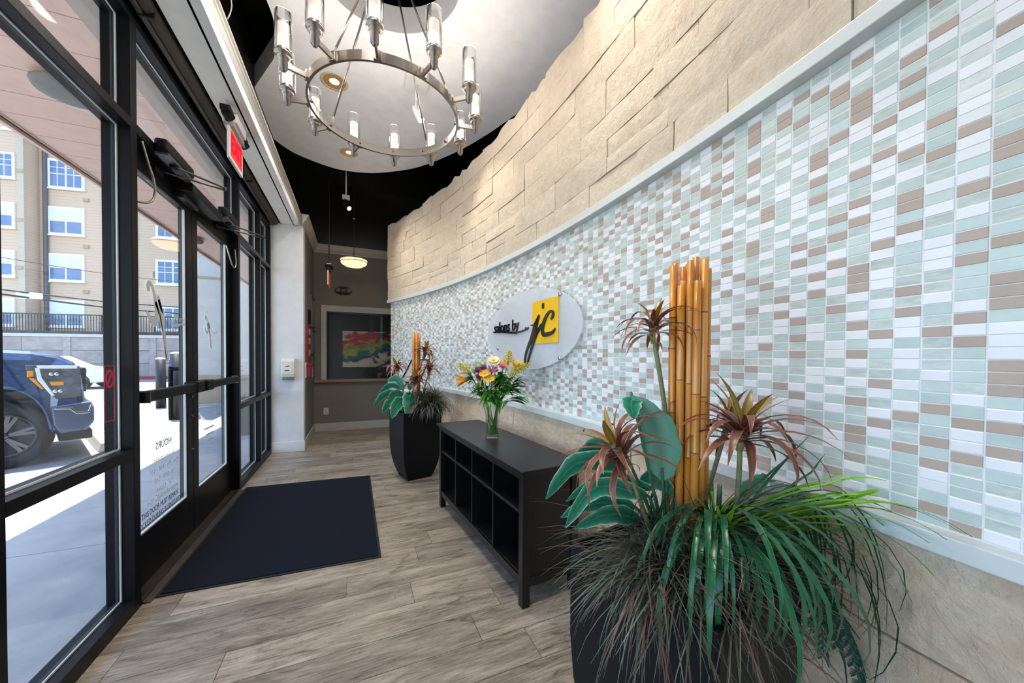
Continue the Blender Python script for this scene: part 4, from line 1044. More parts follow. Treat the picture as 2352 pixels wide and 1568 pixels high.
def fine_grass(base, cnt, label, az0, az1, Lr, rx, ry, dz=.04, wk=1.):
    mb = MB()
    for k in range(cnt):
        az = rng.uniform(az0, az1); b = Vector(base) + RT * rng.uniform(-rx, rx) + FD * rng.uniform(-ry, ry) + UPV * rng.uniform(0, dz)
        L = rng.uniform(*Lr); el = rng.uniform(-.35, .75) if rng.random() < .82 else rng.uniform(.7, 1.35)
        path, sd = blade_path(b, az, L, el, rng.uniform(.15, 1.25), 6)
        mb.ribbon(path, taper(6, rng.uniform(.0012, .0028) * wk, .15, .8, .3), sd, rng.choices((0, 1, 2), (.45, .28, .27))[0])
    o = mb.build('fine_grass', fine_m, None); tag(o, label, 'grass', kind='stuff')
def long_grass(base, specs, mat, label, group, tip=.04):
    t = tag(thing('blade_grass', base), label, 'plant', group)
    for az, L, el, dr, wd in specs:
        b = Vector(base) + RT * rng.uniform(-.02, .02) + FD * rng.uniform(-.02, .02)
        path, sd = blade_path(b, az, L, el, dr, 11)
        MB().ribbon(path, taper(11, wd, tip, .6, .45), sd, fold=.3).build('blade', mat, t, smooth=True)
def cedar(base, fr, label):
    mb = MB()
    for az, L, el in fr:
        path, sd = blade_path(base, az, L, el, .75, 16)
        mb.tube(path, .0022, 5)
        for i in range(2, 17):
            u = i / 16; l1 = .085 * (1 - u * .75)
            t_ = (path[i] - path[i - 1]).normalized()
            for s in (-1, 1):
                dv = (sd * s + t_ * .9).normalized(); p = path[i]; e = p + dv * l1 + UPV * (-.008)
                mb.tube([p, e], [.0018, .0008], 4)
                for j in range(1, 6):
                    q = p + (e - p) * (j / 6)
                    for s2 in (-1, 1):
                        d2 = (dv + t_ * .5 * s2 + sd * s2 * .3).normalized(); mb.tube([q, q + d2 * .017 * (1 - j / 9)], [.0021, .0008], 3, cap=False)
    for k, p in enumerate(mb.v):
        rv = Vector((p[0] - WC.x, p[1] - WC.y, 0))
        if rv.length > WR - .06: rv = rv.normalized() * (WR - .06); mb.v[k] = (WC.x + rv.x, WC.y + rv.y, p[2])
    o = mb.build('cedar_frond', cedar_m); tag(o, label, 'plant', kind='stuff')

def at_depth(x, y, base, df=0.):
    """point on pixel x,y at the forward depth of base (+df)"""
    dep = (Vector(base) - CAM).dot(CF) + df; return CAM + ray(x, y) * dep
# ---- near planter
NP = Vector((.885, .775, 0)); rim = .72
planter(NP, math.radians(10), 'black square planter in the right foreground beside the tiled wall')
gN = 'plants in the near planter'
rng.seed(21)
nb = NP + Vector((0, 0, .66)) + RT * .038 + FD * .03
hN = vp(1590, 604, nb) - nb.z
bamboo(nb, .053, hN, 18, 'bamboo pole in the tall bundle standing in the near planter', 'bamboo poles in the near planter', .0114)
S0 = NP + Vector((0, 0, .70))
dracaena(S0 - RT * .05 + FD * .02, at_depth(1502, 778, S0, .02), 34, .16, .009, 'tall red-edged dracaena left of the near bamboo bundle', gN, .035, tilt=(0, 0, 1))
dracaena(S0 - RT * .07 - FD * .05, at_depth(1440, 1060, S0, -.06), 34, .205, .0105, 'low red-edged dracaena leaning left of the near bamboo bundle', gN, .0, tilt=-RT * .75 + UPV)
dracaena(S0 + RT * .09 - FD * .04, at_depth(1700, 1025, S0, -.06), 36, .25, .0125, 'wide red-edged dracaena right of the near bamboo bundle', gN, .02, young=6, tilt=RT * .15 + UPV)
dracaena(S0 + RT * .07 + FD * .07, at_depth(1668, 985, S0, .08), 16, .16, .009, 'small dracaena behind the near bamboo bundle', gN, .0)
LFT = pi
hosta_px(S0 - RT * .04 + UPV * .02, [
    ((1445, 1075), (1330, 1062), (1254, 1146), 24, hosta_m, -.03, .5), ((1500, 1125), (1390, 1100), (1300, 1152), 19, hosta_m, .02, .7), ((1490, 1140), (1370, 1118), (1298, 1212), 22, hosta_m, -.06, .4),
    ((1460, 1165), (1370, 1155), (1288, 1188), 22, hosta_m, -.02, .5), ((1470, 1192), (1400, 1180), (1318, 1214), 20, hosta_m, -.10, .3), ((1440, 1050), (1370, 1022), (1312, 1064), 20, hosta_m, .03, .4),
    ((1522, 1105), (1508, 990), (1452, 908), 42, hosta_back, -.03, .35), ((1452, 912), (1450, 932), (1456, 962), 22, hosta_m, -.06, .3), ((1530, 1075), (1510, 1040), (1500, 1000), 26, hosta_m, .05, .5), ((1545, 1130), (1500, 1095), (1470, 1110), 20, hosta_m, .04, .3),
    ((1700, 1140), (1740, 1110), (1760, 1085), 22, hosta_m, .10, .4)], 'broad green hosta leaves on the left of the near planter', gN)
rng.seed(31)
sp = []
for k in range(66):
    az = rng.uniform(-2.75, .30) if k < 56 else rng.uniform(.3, 2.6)
    sp.append((az, rng.uniform(.38, .62), rng.uniform(.75, 1.35), rng.uniform(2.2, 3.3), rng.uniform(.0058, .0092)))
for k in range(26): sp.append((rng.uniform(-.45, .30), rng.uniform(.55, .80), rng.uniform(.45, .95), rng.uniform(1.7, 2.6), rng.uniform(.0038, .006)))
for az, L, el in ((.05, .42, 1.0), (.12, .40, .85), (-.02, .45, .75)): sp.append((az, L, el, .2, .006))
long_grass(S0 + RT * .08 - FD * .05 + UPV * .07, sp, longg_m, 'long dark green arching grass blades in the near planter', gN)
sp = [(rng.uniform(-.30, .20), rng.uniform(.42, .66), rng.uniform(.15, .60), rng.uniform(.05, .7), rng.uniform(.0045, .007)) for k in range(24)]
sp += [(-.10, .40, .5, 2.0, .007), (-.2, .34, .35, 2.4, .006)] + [(rng.uniform(-2.6, -.8), rng.uniform(.12, .2), rng.uniform(.9, 1.3), .3, .005) for k in range(8)]
long_grass(S0 + RT * .06 - FD * .09 + UPV * .13, sp, bright_m, 'bright green cut grass blades fanning right in the near planter', gN, .62)
fine_grass(S0 - RT * .02 - FD * .08 + UPV * -.0, 1500, 'dense brown and purple fine grass spilling over the near planter', -pi - .25, .25, (.16, .34), .15, .10, .08)
cedar(S0 + RT * .235 - FD * .05 + UPV * .02, [(-.02, .38, -.10), (-.22, .40, -.25), (.10, .34, .05), (-.45, .34, -.35), (-.12, .30, -.55), (-.7, .28, -.5)], 'blue green cedar fronds at the lower right of the near planter')
# ---- far planter
FP = Vector((.596, 4.0, 0))
planter(FP, math.radians(14), 'black square planter at the far end of the cabinet', .42)
gF = 'plants in the far planter'
rng.seed(22)
fb = FP + Vector((0, 0, .68)) + RT * .01
bamboo(fb, .041, vp(962, 766, fb) - fb.z, 11, 'bamboo pole in the short bundle standing in the far planter', 'bamboo poles in the far planter', .0105)
S1 = FP + Vector((0, 0, .70))
dracaena(S1 - RT * .06, at_depth(974, 812, S1), 22, .20, .018, 'highest dracaena in the far planter, right of the bamboo', gF, .0, tilt=RT * .4 + UPV)
dracaena(S1 - RT * .16, at_depth(915, 852, S1, -.02), 24, .20, .017, 'leftmost dracaena in the far planter above the hosta leaves', gF, -.01, tilt=-RT * .25 + UPV)
dracaena(S1 - RT * .08 - FD * .12, at_depth(953, 882, S1, -.14), 24, .23, .019, 'lowest dracaena in front of the far bamboo bundle', gF)
dracaena(S1 + RT * .03, at_depth(985, 856, S1, .0), 24, .21, .018, 'dracaena above the fine grass in the far planter', gF)
def fz(x, y): return (850 + x / 6.535, 740 + y / 6.535)
hosta_px(S1 - RT * .12 - FD * .08, [(fz(*r_), fz(*m_), fz(*e_), hw / 6.535 / 2, hosta_m, df, tw) for r_, m_, e_, hw, df, tw in (
    ((500, 975), (400, 850), (252, 880), 130, .0, .3), ((490, 1010), (290, 950), (98, 1130), 95, .02, .4), ((440, 1055), (210, 1090), (42, 1290), 115, -.04, .4), ((500, 1090), (360, 1090), (262, 1245), 150, -.10, .2), ((480, 1130), (290, 1200), (182, 1370), 125, -.08, .3),
    ((500, 1150), (400, 1240), (325, 1440), 180, -.12, .2), ((590, 1050), (590, 1200), (565, 1430), 205, -.16, .1), ((560, 1200), (640, 1280), (590, 1410), 120, -.10, .4), ((600, 1020), (610, 930), (640, 760), 90, .05, .4))],
      'big green hosta with white-edged leaves on the far planter', gF)
sp = [(rng.uniform(-.9, 1.2), rng.uniform(.32, .55), rng.uniform(.8, 1.35), rng.uniform(1.6, 2.9), rng.uniform(.0045, .007)) for k in range(54)]
long_grass(S1 + RT * .10, sp, longg_m, 'dark green arching grass on the right of the far planter', gF)
fine_grass(S1 + RT * .17 - FD * .10 + UPV * .06, 1700, 'dense dark brown fine grass on the right of the far planter', -pi, pi, (.13, .26), .09, .09, .09, 1.9)

# ================================================================== VASE AND BOUQUET
rng.seed(41)
VB = zp(1131, 1004, CHh); VB.z = CHh
PXM = F / (VB - CAM).dot(CF)
vase_g = thin_glass('vase_glass', (.95, .98, .97), 1.6)
t = tag(thing('glass_vase', VB), 'flared clear glass vase with water on the black cabinet', 'vase')
MB().lathe([(.001, .001), (.046, .001), (.047, .03), (.048, .10), (.052, .16), (.062, .215), (.070, .232), (.067, .232), (.059, .213), (.048, .16), (.044, .10), (.043, .02), (.001, .018)], VB, 28, cap=False).build('glass_body', vase_g, t, smooth=True)
MB().lathe([(.0425, .021), (.0435, .10), (.0445, .125), (.001, .125)], VB, 24).build('water', thin_glass('water', (.86, .93, .84), .7), t, smooth=True)
gB = 'bouquet in the glass vase'
stem_g = M('fresh_green_stem', (.13, .27, .03), .5, 0, (.07, .18, .02), 30)
leaf_g = leaf_material('fresh_green_leaf', [(0., (.09, .30, .03)), (.5, (.045, .20, .018)), (1, (.08, .27, .03))], .3, .4)
yel_p = M('yellow_petal', (.80, .47, .005), .55, 0, (.70, .36, .0), 40)
org_p = M('orange_petal', (.85, .33, .01), .5); cream_p = M('cream_petal', (.82, .74, .44), .5, 0, (.75, .62, .25), 30)
pur_p = M('purple_petal', (.16, .015, .09), .6, 0, (.22, .03, .14), 40); pink_p = M('pink_petal', (.55, .12, .30), .5)
gold_p = M('goldenrod', (.72, .52, .02), .7, 0, (.46, .42, .02), 60)
bud_p = M('green_bud', (.28, .42, .06), .5)
def head_pos(x, y, df=0.): return CAM + ray(x, y) * ((VB - CAM).dot(CF) + df)
def flower_root(name, head, label, cat='flower', group=gB):
    a = rng.uniform(0, 6.28); rr = rng.uniform(.004, .034)
    foot = VB + Vector((rr * math.cos(a), rr * math.sin(a), .024))
    t = tag(thing(name, foot), label, cat, group)
    neck = VB + (Vector((head.x, head.y, 0)) - Vector((VB.x, VB.y, 0))).normalized() * .038 + Vector((0, 0, .21))
    foot2 = foot
    MB().tube(smoothpath([tuple(foot2), tuple((foot2 + neck) / 2 - (neck - foot2).cross(UPV) * .02), tuple(neck), tuple((neck + head) / 2 + UPV * .015), tuple(head)], 4), .0027, 6).build('stem', stem_g, t, smooth=True)
    return t, (head - neck).normalized()
def petals(t, c, ax, n_, L, W, mat, cup=.3, rows=1, name='petal'):
    u = ax.orthogonal().normalized(); v = ax.cross(u)
    for r in range(rows):
        for k in range(n_):
            a = 2 * pi * (k + .5 * r) / n_ + rng.uniform(-.06, .06); d = u * math.cos(a) + v * math.sin(a); cc = cup + .35 * r
            l_ = L * (1 - .22 * r) * rng.uniform(.9, 1.05)
            path = [c + d * (l_ * s) + ax * (l_ * cc * s * (1.2 - .4 * s)) for s in (0, .3, .6, .85, 1)]
            MB().ribbon(path, [W * .35, W * .8, W, W * .8, W * .25], d.cross(ax), fold=.1).build(name, mat, t, smooth=True)
TOV = (-CF * .75 + UPV * .55).normalized()
def daisy(x, y, r, label, mat=None, df=0., n_=16, rows=1, cen=None, ax=None):
    h = head_pos(x, y, df); t, d = flower_root('daisy', h, label); a = (ax or (d * .4 + TOV).normalized())
    petals(t, h, a, n_, r, r * .24, mat or yel_p, .18, rows)
    MB().lathe([(r * .3, 0), (r * .26, r * .12), (r * .05, r * .2)], h, 12, axis=a).build('disc', cen or M('daisy_disc', (.62, .40, .01), .8), t, smooth=True)
    MB().lathe([(r * .06, -r * .3), (r * .3, -r * .05), (r * .25, 0)], h, 10, axis=a).build('calyx', stem_g, t)
daisy(1134, 829, .050, 'large cream gerbera at the top of the bouquet', cream_p, .0, 22, 2, M('gerbera_disc', (.55, .32, .04), .8), (UPV * .8 - CF * .6).normalized())
daisy(1124, 869, .042, 'yellow daisy at the front centre of the bouquet', None, -.07)
daisy(1112, 858, .040, 'yellow daisy just above the front centre daisy', None, -.055)
daisy(1105, 879, .036, 'yellow daisy lowest at the front of the bouquet', None, -.06, ax=(-RT - CF * .3 + UPV * .2).normalized())
daisy(1157, 838, .044, 'orange yellow daisy right of the cream gerbera', org_p, .02)
def mum(x, y, r, label, mat, df=0.):
    h = head_pos(x, y, df); t, d = flower_root('chrysanthemum', h, label); a = (d * .5 + TOV).normalized()
    for k in range(3): petals(t, h + a * (r * .1 * k), a, 13 - 2 * k, r * (1 - .18 * k), r * .13, mat, .25 + .45 * k)
    MB().lathe([(r * .06, -r * .3), (r * .35, -r * .06), (r * .3, 0)], h, 10, axis=a).build('calyx', stem_g, t)
mum(1098, 852, .034, 'purple chrysanthemum left of the yellow daisies', pur_p, -.03); mum(1111, 846, .034, 'purple chrysanthemum below the cream gerbera', pur_p, -.01)
mum(1101, 866, .030, 'purple chrysanthemum lowest on the left of the bouquet', pur_p, -.04); mum(1137, 851, .030, 'purple chrysanthemum at the bouquet centre', pur_p, .0); mum(1155, 843, .028, 'pink purple chrysanthemum by the goldenrod', pink_p, -.02)
def lily(x, y, L, label, mat, ax, df=0., open_=.9):
    h = head_pos(x, y, df); t, d = flower_root('lily', h, label); petals(t, h, Vector(ax).normalized(), 6, L, L * .24, mat, open_)
    MB().lathe([(.003, -.012), (.006, 0), (.003, .01)], h, 8, axis=ax).build('receptacle', stem_g, t)
lily(1080, 871, .055, 'orange lily opening at the left of the bouquet', org_p, -RT + UPV * -.1 - CF * .2, .0, 2.2)
lily(1183, 850, .050, 'yellow lily opening on the upper right of the bouquet', yel_p, RT * .1 + UPV - CF * .3, .0, 1.8)
lily(1129, 858, .042, 'dusty pink lily at the centre of the bouquet', M('dusty_pink_petal', (.42, .17, .22), .5), RT * .1 - UPV * .1 - CF * .5 + UPV * .6, -.03, 1.6)
for x, y, dx, nm in ((1097, 850, -.25, 'leftmost'), (1104, 848, -.05, 'second'), (1091, 859, -.35, 'lowest')):
    h = head_pos(x, y, -.02); t, d = flower_root('lily_bud', h, '%s closed green lily bud on the left of the bouquet' % nm, 'bud')
    a = (UPV + RT * dx * 1.6).normalized(); MB().lathe([(.003, 0), (.009, .012), (.0105, .03), (.008, .05), (.002, .06)], h, 10, axis=a).build('bud', bud_p, t, smooth=True)
def goldenrod(x, y, L, dirn, label, df=0.):
    h = head_pos(x, y, df); t, d = flower_root('goldenrod', h, label); mb = MB(); dirn = Vector(dirn).normalized()
    for k in range(20):
        u = k / 19; b = h + dirn * (L * (u - .3)); sd = (dirn.orthogonal().normalized() * math.cos(k * 2.4) + dirn.cross(dirn.orthogonal()).normalized() * math.sin(k * 2.4))
        e = b + (sd + dirn * .5).normalized() * (.055 * (1 - u * .75))
        mb.tube([b, e], .0008, 4)
        for j in range(9):
            q = b + (e - b) * ((j + 1) / 9) + Vector((rng.gauss(0, .003), rng.gauss(0, .003), rng.gauss(0, .003))); s_ = .0046
            mb.add([q + Vector((s_, 0, 0)), q - Vector((s_, 0, 0)), q + Vector((0, s_, 0)), q - Vector((0, s_, 0)), q + Vector((0, 0, s_)), q - Vector((0, 0, s_))], [(0, 2, 4), (2, 1, 4), (1, 3, 4), (3, 0, 4), (2, 0, 5), (1, 2, 5), (3, 1, 5), (0, 3, 5)])
    tag(mb.build('flower_spray', gold_p, t), kind='stuff')
goldenrod(1178, 858, .13, RT * .5 + UPV * .5, 'goldenrod spray on the right front of the bouquet', -.04); goldenrod(1190, 848, .12, RT * .8 + UPV * .4, 'goldenrod spray furthest right in the bouquet', .0)
goldenrod(1168, 826, .09, UPV + RT * .1, 'goldenrod spray highest on the right of the bouquet', .02); goldenrod(1072, 850, .09, -RT * .7 + UPV * .5, 'goldenrod spray furthest left in the bouquet', .0)
def greenery(x, y, label, specs, df=0., mat=None):
    h = head_pos(x, y, df); t, d = flower_root('greenery', h, label, 'foliage')
    for az, L, el, dr, W in specs:
        path, sd = blade_path(h - d * rng.uniform(0, .06), az, L, el, dr, 7); MB().ribbon(path, ovate(7, W), sd, fold=.2).build('leaf', mat or leaf_g, t, smooth=True)
greenery(1158, 872, 'round-leaved sprig at the front right of the bouquet', [(rng.uniform(-3.1, 0), .055, rng.uniform(-.2, .8), .5, .021) for k in range(16)], -.06)
greenery(1146, 885, 'round-leaved sprig low at the bouquet centre', [(rng.uniform(-3.1, 0), .055, rng.uniform(-.5, .6), .5, .020) for k in range(16)], -.06)
greenery(1172, 890, 'long-leaved sprig reaching right from the bouquet', [(rng.uniform(-.7, .5), rng.uniform(.11, .17), rng.uniform(-.1, .7), .7, .019) for k in range(18)])
greenery(1178, 912, 'broad leaf sprig low on the right of the bouquet', [(rng.uniform(-.6, .2), .15, .2, .6, .026) for k in range(5)] + [(-2, .12, -.2, .5, .014)], -.03)
greenery(1100, 900, 'narrow-leaved sprig low on the left of the bouquet', [(pi + rng.uniform(-.4, .5), rng.uniform(.07, .12), rng.uniform(-.3, .8), .6, .013) for k in range(14)])
greenery(1082, 862, 'leafy sprig on the upper left of the bouquet', [(pi + rng.uniform(-.8, .8), rng.uniform(.05, .09), rng.uniform(-.2, 1), .6, .015) for k in range(16)])
greenery(1125, 895, 'dark leafy sprig hanging over the vase rim', [(rng.uniform(-3, 0), rng.uniform(.06, .12), rng.uniform(-1.0, .3), .6, .016) for k in range(24)], -.03)
greenery(1150, 870, 'dense leafy sprig behind the yellow daisies', [(rng.uniform(-3.1, 3.1), rng.uniform(.07, .13), rng.uniform(-.2, 1.0), .7, .018) for k in range(30)], .03)

for x, y, nm, a0, a1 in ((1118, 890, 'low centre left', -3.1, -1.2), (1140, 905, 'centre above the vase rim', -2.6, -.5), (1165, 878, 'right centre', -1.6, .4), (1150, 858, 'upper right centre', -3.1, .2), (1108, 872, 'upper left centre', 2.4, 4.2), (1185, 872, 'outer right', -.6, .6)):
    greenery(x, y, 'leafy green filler sprig at the %s of the bouquet' % nm, [(rng.uniform(a0, a1), rng.uniform(.06, .12), rng.uniform(-.6, .9), .6, rng.uniform(.014, .022)) for k in range(16)], rng.uniform(-.04, .02))

# ================================================================== OUTSIDE: paving, canopy
conc = M('pale_concrete', (.46, .46, .45), .8, 0, (.38, .38, .37), 3, bmp=(60, .25, .004))
asph = M('worn_asphalt', (.30, .295, .29), .9, 0, (.23, .225, .22), 6, bmp=(120, .5, .006))
sidewalk = struct(bx('sidewalk', conc, None, -2.50, -1.13, -6, 13, -.16, -.035))
y = 3.42 - 1.52 * 6
while y < 12.9:
    bx('slab', conc, sidewalk, -2.50, -1.135, y + .004, y + 1.516, -.035, -.02); y += 1.52
struct(bx('kerb', conc, None, -2.68, -2.505, -6, 13, -.16, -.025, bevel=.01))
lot = struct(bx('parking_lot', asph, None, -46, -2.60, -10, 30, -.2, -.15))
line_m = M('white_road_paint', (.72, .72, .72), .7)
for y in (3.7, 6.86, 10.02, 13.2): MB().obox((-5.2, y - 1.3, -.148), Vector((.866, .5, 0)) * 2.6, Vector((-.5, .866, 0)) * .05, (0, 0, .002)).build('bay_line', line_m, lot)
lawn = struct(bx('lawn_strip', M('verge_grass', (.10, .22, .03), .9, 0, (.06, .16, .02), 20), None, -46, 5, 28.4, 30, -.2, .02))
struct(bx('red_kerb', M('red_kerb_paint', (.42, .05, .06), .7), None, -46, 5, 28.1, 28.4, -.2, .0))
pinkboard = M('pinkish_soffit_paint', (.86, .60, .495), .6)
can = struct(thing('canopy', (-1.8, 4, 3.15)))
y = 2.808 - .322 * 24
while y < 13:
    bx('board', pinkboard, can, -2.53, -1.13, y + .004, y + .318, 3.15, 3.17); y += .322
bx('fascia', pinkboard, can, -2.56, -2.53, -6, 13, 3.12, 3.55); bx('deck', M('canopy_deck', (.2, .18, .17), .8), can, -2.53, -1.13, -6, 13, 3.17, 3.5)
struct(bx('wall_facade_above', M('stucco_above', (.55, .48, .42), .8), None, -1.3, -1.13, -6, 13, 3.03, 5.2))
def soffit_lamp(x, y, label, r=.13):
    t = tag(thing('soffit_lamp', (x, y, 3.0)), label, 'lamp', 'lamps under the canopy')
    g_ = M('grey_lamp_housing', (.16, .17, .17), .5)
    MB().lathe([(r * .55, -.10), (r * 1.15, -.075), (r * 1.25, -.05), (r * 1.25, -.04)], (x, y, 3.15), 20).build('shade', g_, t, smooth=True)
    MB().lathe([(r * .95, -.04), (r * .9, 0)], (x, y, 3.15), 20).build('base', M('tan_lamp_base', (.55, .36, .2), .5), t, smooth=True)
soffit_lamp(-1.80, 3.50, 'grey dish lamp under the outdoor canopy outside the near window', .135)
soffit_lamp(-2.35, 7.2, 'small dish lamp under the canopy edge beyond the doors', .12)
cab_m = M('black_cable_sheath', (.012, .012, .012), .5)
def cable(pts, r, label):
    o = MB().tube(smoothpath([tuple(p) for p in pts], 6), r, 6).build('overhead_cable', cab_m, smooth=True); tag(o, label, 'cable', 'outdoor cables')
cable([(-2.50, -6, 3.135), (-2.50, 3, 3.13), (-2.50, 13, 3.135)], .006, 'thin black cable running along the edge of the canopy')

# beyond: retaining wall with railing, apartment house
WD = Vector((.985, -.172, 0)).normalized(); WN = Vector((.172, .985, 0)).normalized()
W0 = Vector((-11.2, 28.6, 0))
def on_wall(x, y, off=0.): return pp(x, y, W0 + WN * off, WN)
def wu(P): return (Vector(P) - W0).dot(WD)
rw_m = M('pinkish_concrete_panel', (.40, .33, .31), .85, 0, (.31, .26, .245), 2, var=.10, bmp=(30, .3, .01))
rwt = tag(thing('retaining_wall', W0), 'tall retaining wall of concrete panels across the parking lot', 'wall')
zt_ = on_wall(330, 776).z
for r in range(3):
    h0 = zt_ / 3
    for k in range(-16, 12):
        u0 = k * 2.05
        MB().obox(W0 + WD * (u0 + 1.02 + (.0 if r % 2 else .0)) + WN * .1 + Vector((0, 0, h0 * (r + .5))), WD * 1.012, WN * .1, (0, 0, h0 / 2 - .012)).build('panel', rw_m, rwt)
MB().obox(W0 + WD * -4 + WN * .22 + Vector((0, 0, zt_ / 2)), WD * 30, WN * .1, (0, 0, zt_ / 2)).build('core', M('wall_core', (.2, .17, .16), .9), rwt)
for k in range(-8, 6): MB().obox(W0 + WD * (k * 4.1) + WN * .05 + Vector((0, 0, zt_ / 2)), WD * .16, WN * .09, (0, 0, zt_ / 2)).build('post', rw_m, rwt)
MB().obox(W0 + WD * -4 + WN * .16 + Vector((0, 0, zt_ + .09)), WD * 30, WN * .22, (0, 0, .09)).build('coping', M('pale_coping', (.55, .53, .50), .8), rwt)
rail_m = M('black_railing_paint', (.02, .02, .022), .5)
ral = tag(thing('railing', W0 + Vector((0, 0, zt_ + .18))), 'black metal railing on top of the retaining wall', 'railing')
for z in (.14, 1.12): MB().obox(W0 + WD * -4 + WN * .16 + Vector((0, 0, zt_ + .18 + z)), WD * 30, WN * .025, (0, 0, .03)).build('rail', rail_m, ral)
MB().obox(W0 + WD * -4 + WN * .16 + Vector((0, 0, zt_ + .24)), WD * 30, WN * .04, (0, 0, .05)).build('rail', rail_m, ral)
pk = MB().box(-.012, .012, -.012, .012, 0, .98).build('picket_source', rail_m, base=False); pkm = pk.data; bpy.data.objects.remove(pk)
for k in range(165): share('picket', pkm, W0 + WD * (-15 + k * .135) + WN * .16 + Vector((0, 0, zt_ + .32)), ral, (0, 0, -.173))
for k in range(-5, 3): MB().obox(W0 + WD * (k * 2.6) + WN * .16 + Vector((0, 0, zt_ + .74)), WD * .03, WN * .03, (0, 0, .56)).build('post', rail_m, ral)
# apartment house
A0 = W0 + WN * 2.2
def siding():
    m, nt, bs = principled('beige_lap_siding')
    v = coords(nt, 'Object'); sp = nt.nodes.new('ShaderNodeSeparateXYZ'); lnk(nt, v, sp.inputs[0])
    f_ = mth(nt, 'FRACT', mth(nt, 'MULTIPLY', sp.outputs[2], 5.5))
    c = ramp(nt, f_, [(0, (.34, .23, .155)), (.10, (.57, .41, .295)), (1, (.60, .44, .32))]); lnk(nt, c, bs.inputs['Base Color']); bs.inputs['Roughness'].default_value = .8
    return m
sid = siding(); wtrim = M('white_window_trim', (.80, .80, .79), .5)
wglass = M('dark_window_glass', (.13, .20, .36), .08, 0, (.10, .16, .30), 2); wshade = M('drawn_blind', (.66, .72, .78), .3)
apt = tag(thing('apartment_building', A0), 'beige four-storey apartment building with white windows beyond the retaining wall', 'building')
def on_fac(x, y, off=0.): return pp(x, y, A0 + WN * off, WN)
fu = lambda P: (P - A0).dot(WD)
ucor = fu(on_fac(92, 500)); uR = fu(on_fac(520, 500)); uL = ucor - 26
def slab(name, mat, u0, u1, v0, v1, z0, z1, par=apt):
    return MB().obox(A0 + WD * (u0 + u1) / 2 + WN * (v0 + v1) / 2 + Vector((0, 0, (z0 + z1) / 2)), WD * (u1 - u0) / 2, WN * (v1 - v0) / 2, (0, 0, (z1 - z0) / 2)).build(name, mat, par)
ZG = zt_ + .1
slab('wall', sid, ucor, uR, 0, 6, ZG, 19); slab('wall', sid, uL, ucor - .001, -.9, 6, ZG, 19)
slab('corner_trim', M('corner_trim_paint', (.50, .42, .32), .7), ucor - .28, ucor + .03, -.95, -.85, ZG, 19)
slab('band', wtrim, uL, ucor + .03, -.96, -.90, on_fac(0, 298, -.9).z, on_fac(0, 290, -.9).z)
MB().tube([A0 + WD * (ucor + .35) - WN * .12 + Vector((0, 0, ZG)), A0 + WD * (ucor + .35) - WN * .12 + Vector((0, 0, 19))], .11, 8).build('downpipe', M('dark_downpipe', (.07, .075, .09), .5), apt)
slab('roof', M('roof_felt', (.12, .1, .09), .9), uL - .4, uR + .4, -1.3, 6.4, 19, 19.4)
def apt_window(x0, x1, y0, y1, off, blind, grid):
    a, b = on_fac(x0, y0, off), on_fac(x1, y1, off); u0, u1 = fu(a), fu(b); z1, z0 = a.z, b.z
    f_ = slab('window_frame', wtrim, u0, u1, off - .08, off + .02, z0, z1)
    e, m_ = .14, .05; mid = (u0 + u1) / 2; zm = (z0 + z1) / 2
    for p, q in ((u0 + e, mid - m_), (mid + m_, u1 - e)):
        slab('pane', wshade if blind else wglass, p, q, off - .095, off - .08, zm + .03, z1 - e, f_); slab('pane', wglass, p, q, off - .095, off - .08, z0 + e, zm - .03, f_)
        if grid:
            for zz in ((zm + z1 - e) / 2,): slab('muntin', wtrim, p, q, off - .10, off - .095, zz - .018, zz + .018, f_)
            slab('muntin', wtrim, (p + q) / 2 - .018, (p + q) / 2 + .018, off - .10, off - .095, z0 + e, z1 - e, f_)
    slab('sill', wtrim, u0 - .05, u1 + .05, off - .13, off - .02, z0 - .06, z0 + .02, f_)
rows = [(364, 439, 0), (473, 544, 1), (581, 649, 1), (688, 752, 1)]
for y0, y1, bl in rows:
    apt_window(111, 196, y0, y1, 0, bl, not bl); apt_window(240, 317, y0 + 8, y1 + 4, 0, bl, not bl); apt_window(359, 438, y0 + 15, y1 + 8, 0, False, True)
for y0, y1, bl in ((343, 412, 0), (459, 525, 1), (570, 637, 1), (682, 749, 1)): apt_window(-48, 37, y0, y1, -.9, bl, not bl)
for x in (198 / 4.3,):
    for y in (393, 505, 615, 725):
        c = on_fac(48, y, -.9); slab('vent', M('tan_vent', (.40, .31, .22), .7), fu(c) - .14, fu(c) + .14, -.98, -.9, c.z - .1, c.z + .1)
for y in (460, 567, 670):
    c = on_fac(199, y, 0); slab('vent', MATS['tan_vent'], fu(c) - .14, fu(c) + .14, -.08, 0, c.z - .1, c.z + .1)
# overhead service cables
def far_pt(x, y, yy): return yp(x, y, yy)
cable([far_pt(-150, 640, 19), far_pt(0, 664, 20), far_pt(240, 692, 22), far_pt(440, 707, 23)], .03, 'upper of two thick black service cables before the apartments')
cable([far_pt(-150, 655, 19), far_pt(0, 675, 20), far_pt(240, 705, 22), far_pt(440, 722, 23)], .035, 'lower of two thick black service cables before the apartments')
cable([far_pt(-150, 560, 19), far_pt(0, 590, 20), far_pt(240, 628, 22), far_pt(440, 650, 23)], .012, 'thin service cable crossing the apartment windows')
c = far_pt(68, 679, 20.6)
tag(MB().box(c.x - .32, c.x + .32, c.y - .1, c.y + .1, c.z - .12, c.z + .12).build('splice_box', white_plastic, bevel=.03), 'white splice box hanging on the service cables', 'utility box')

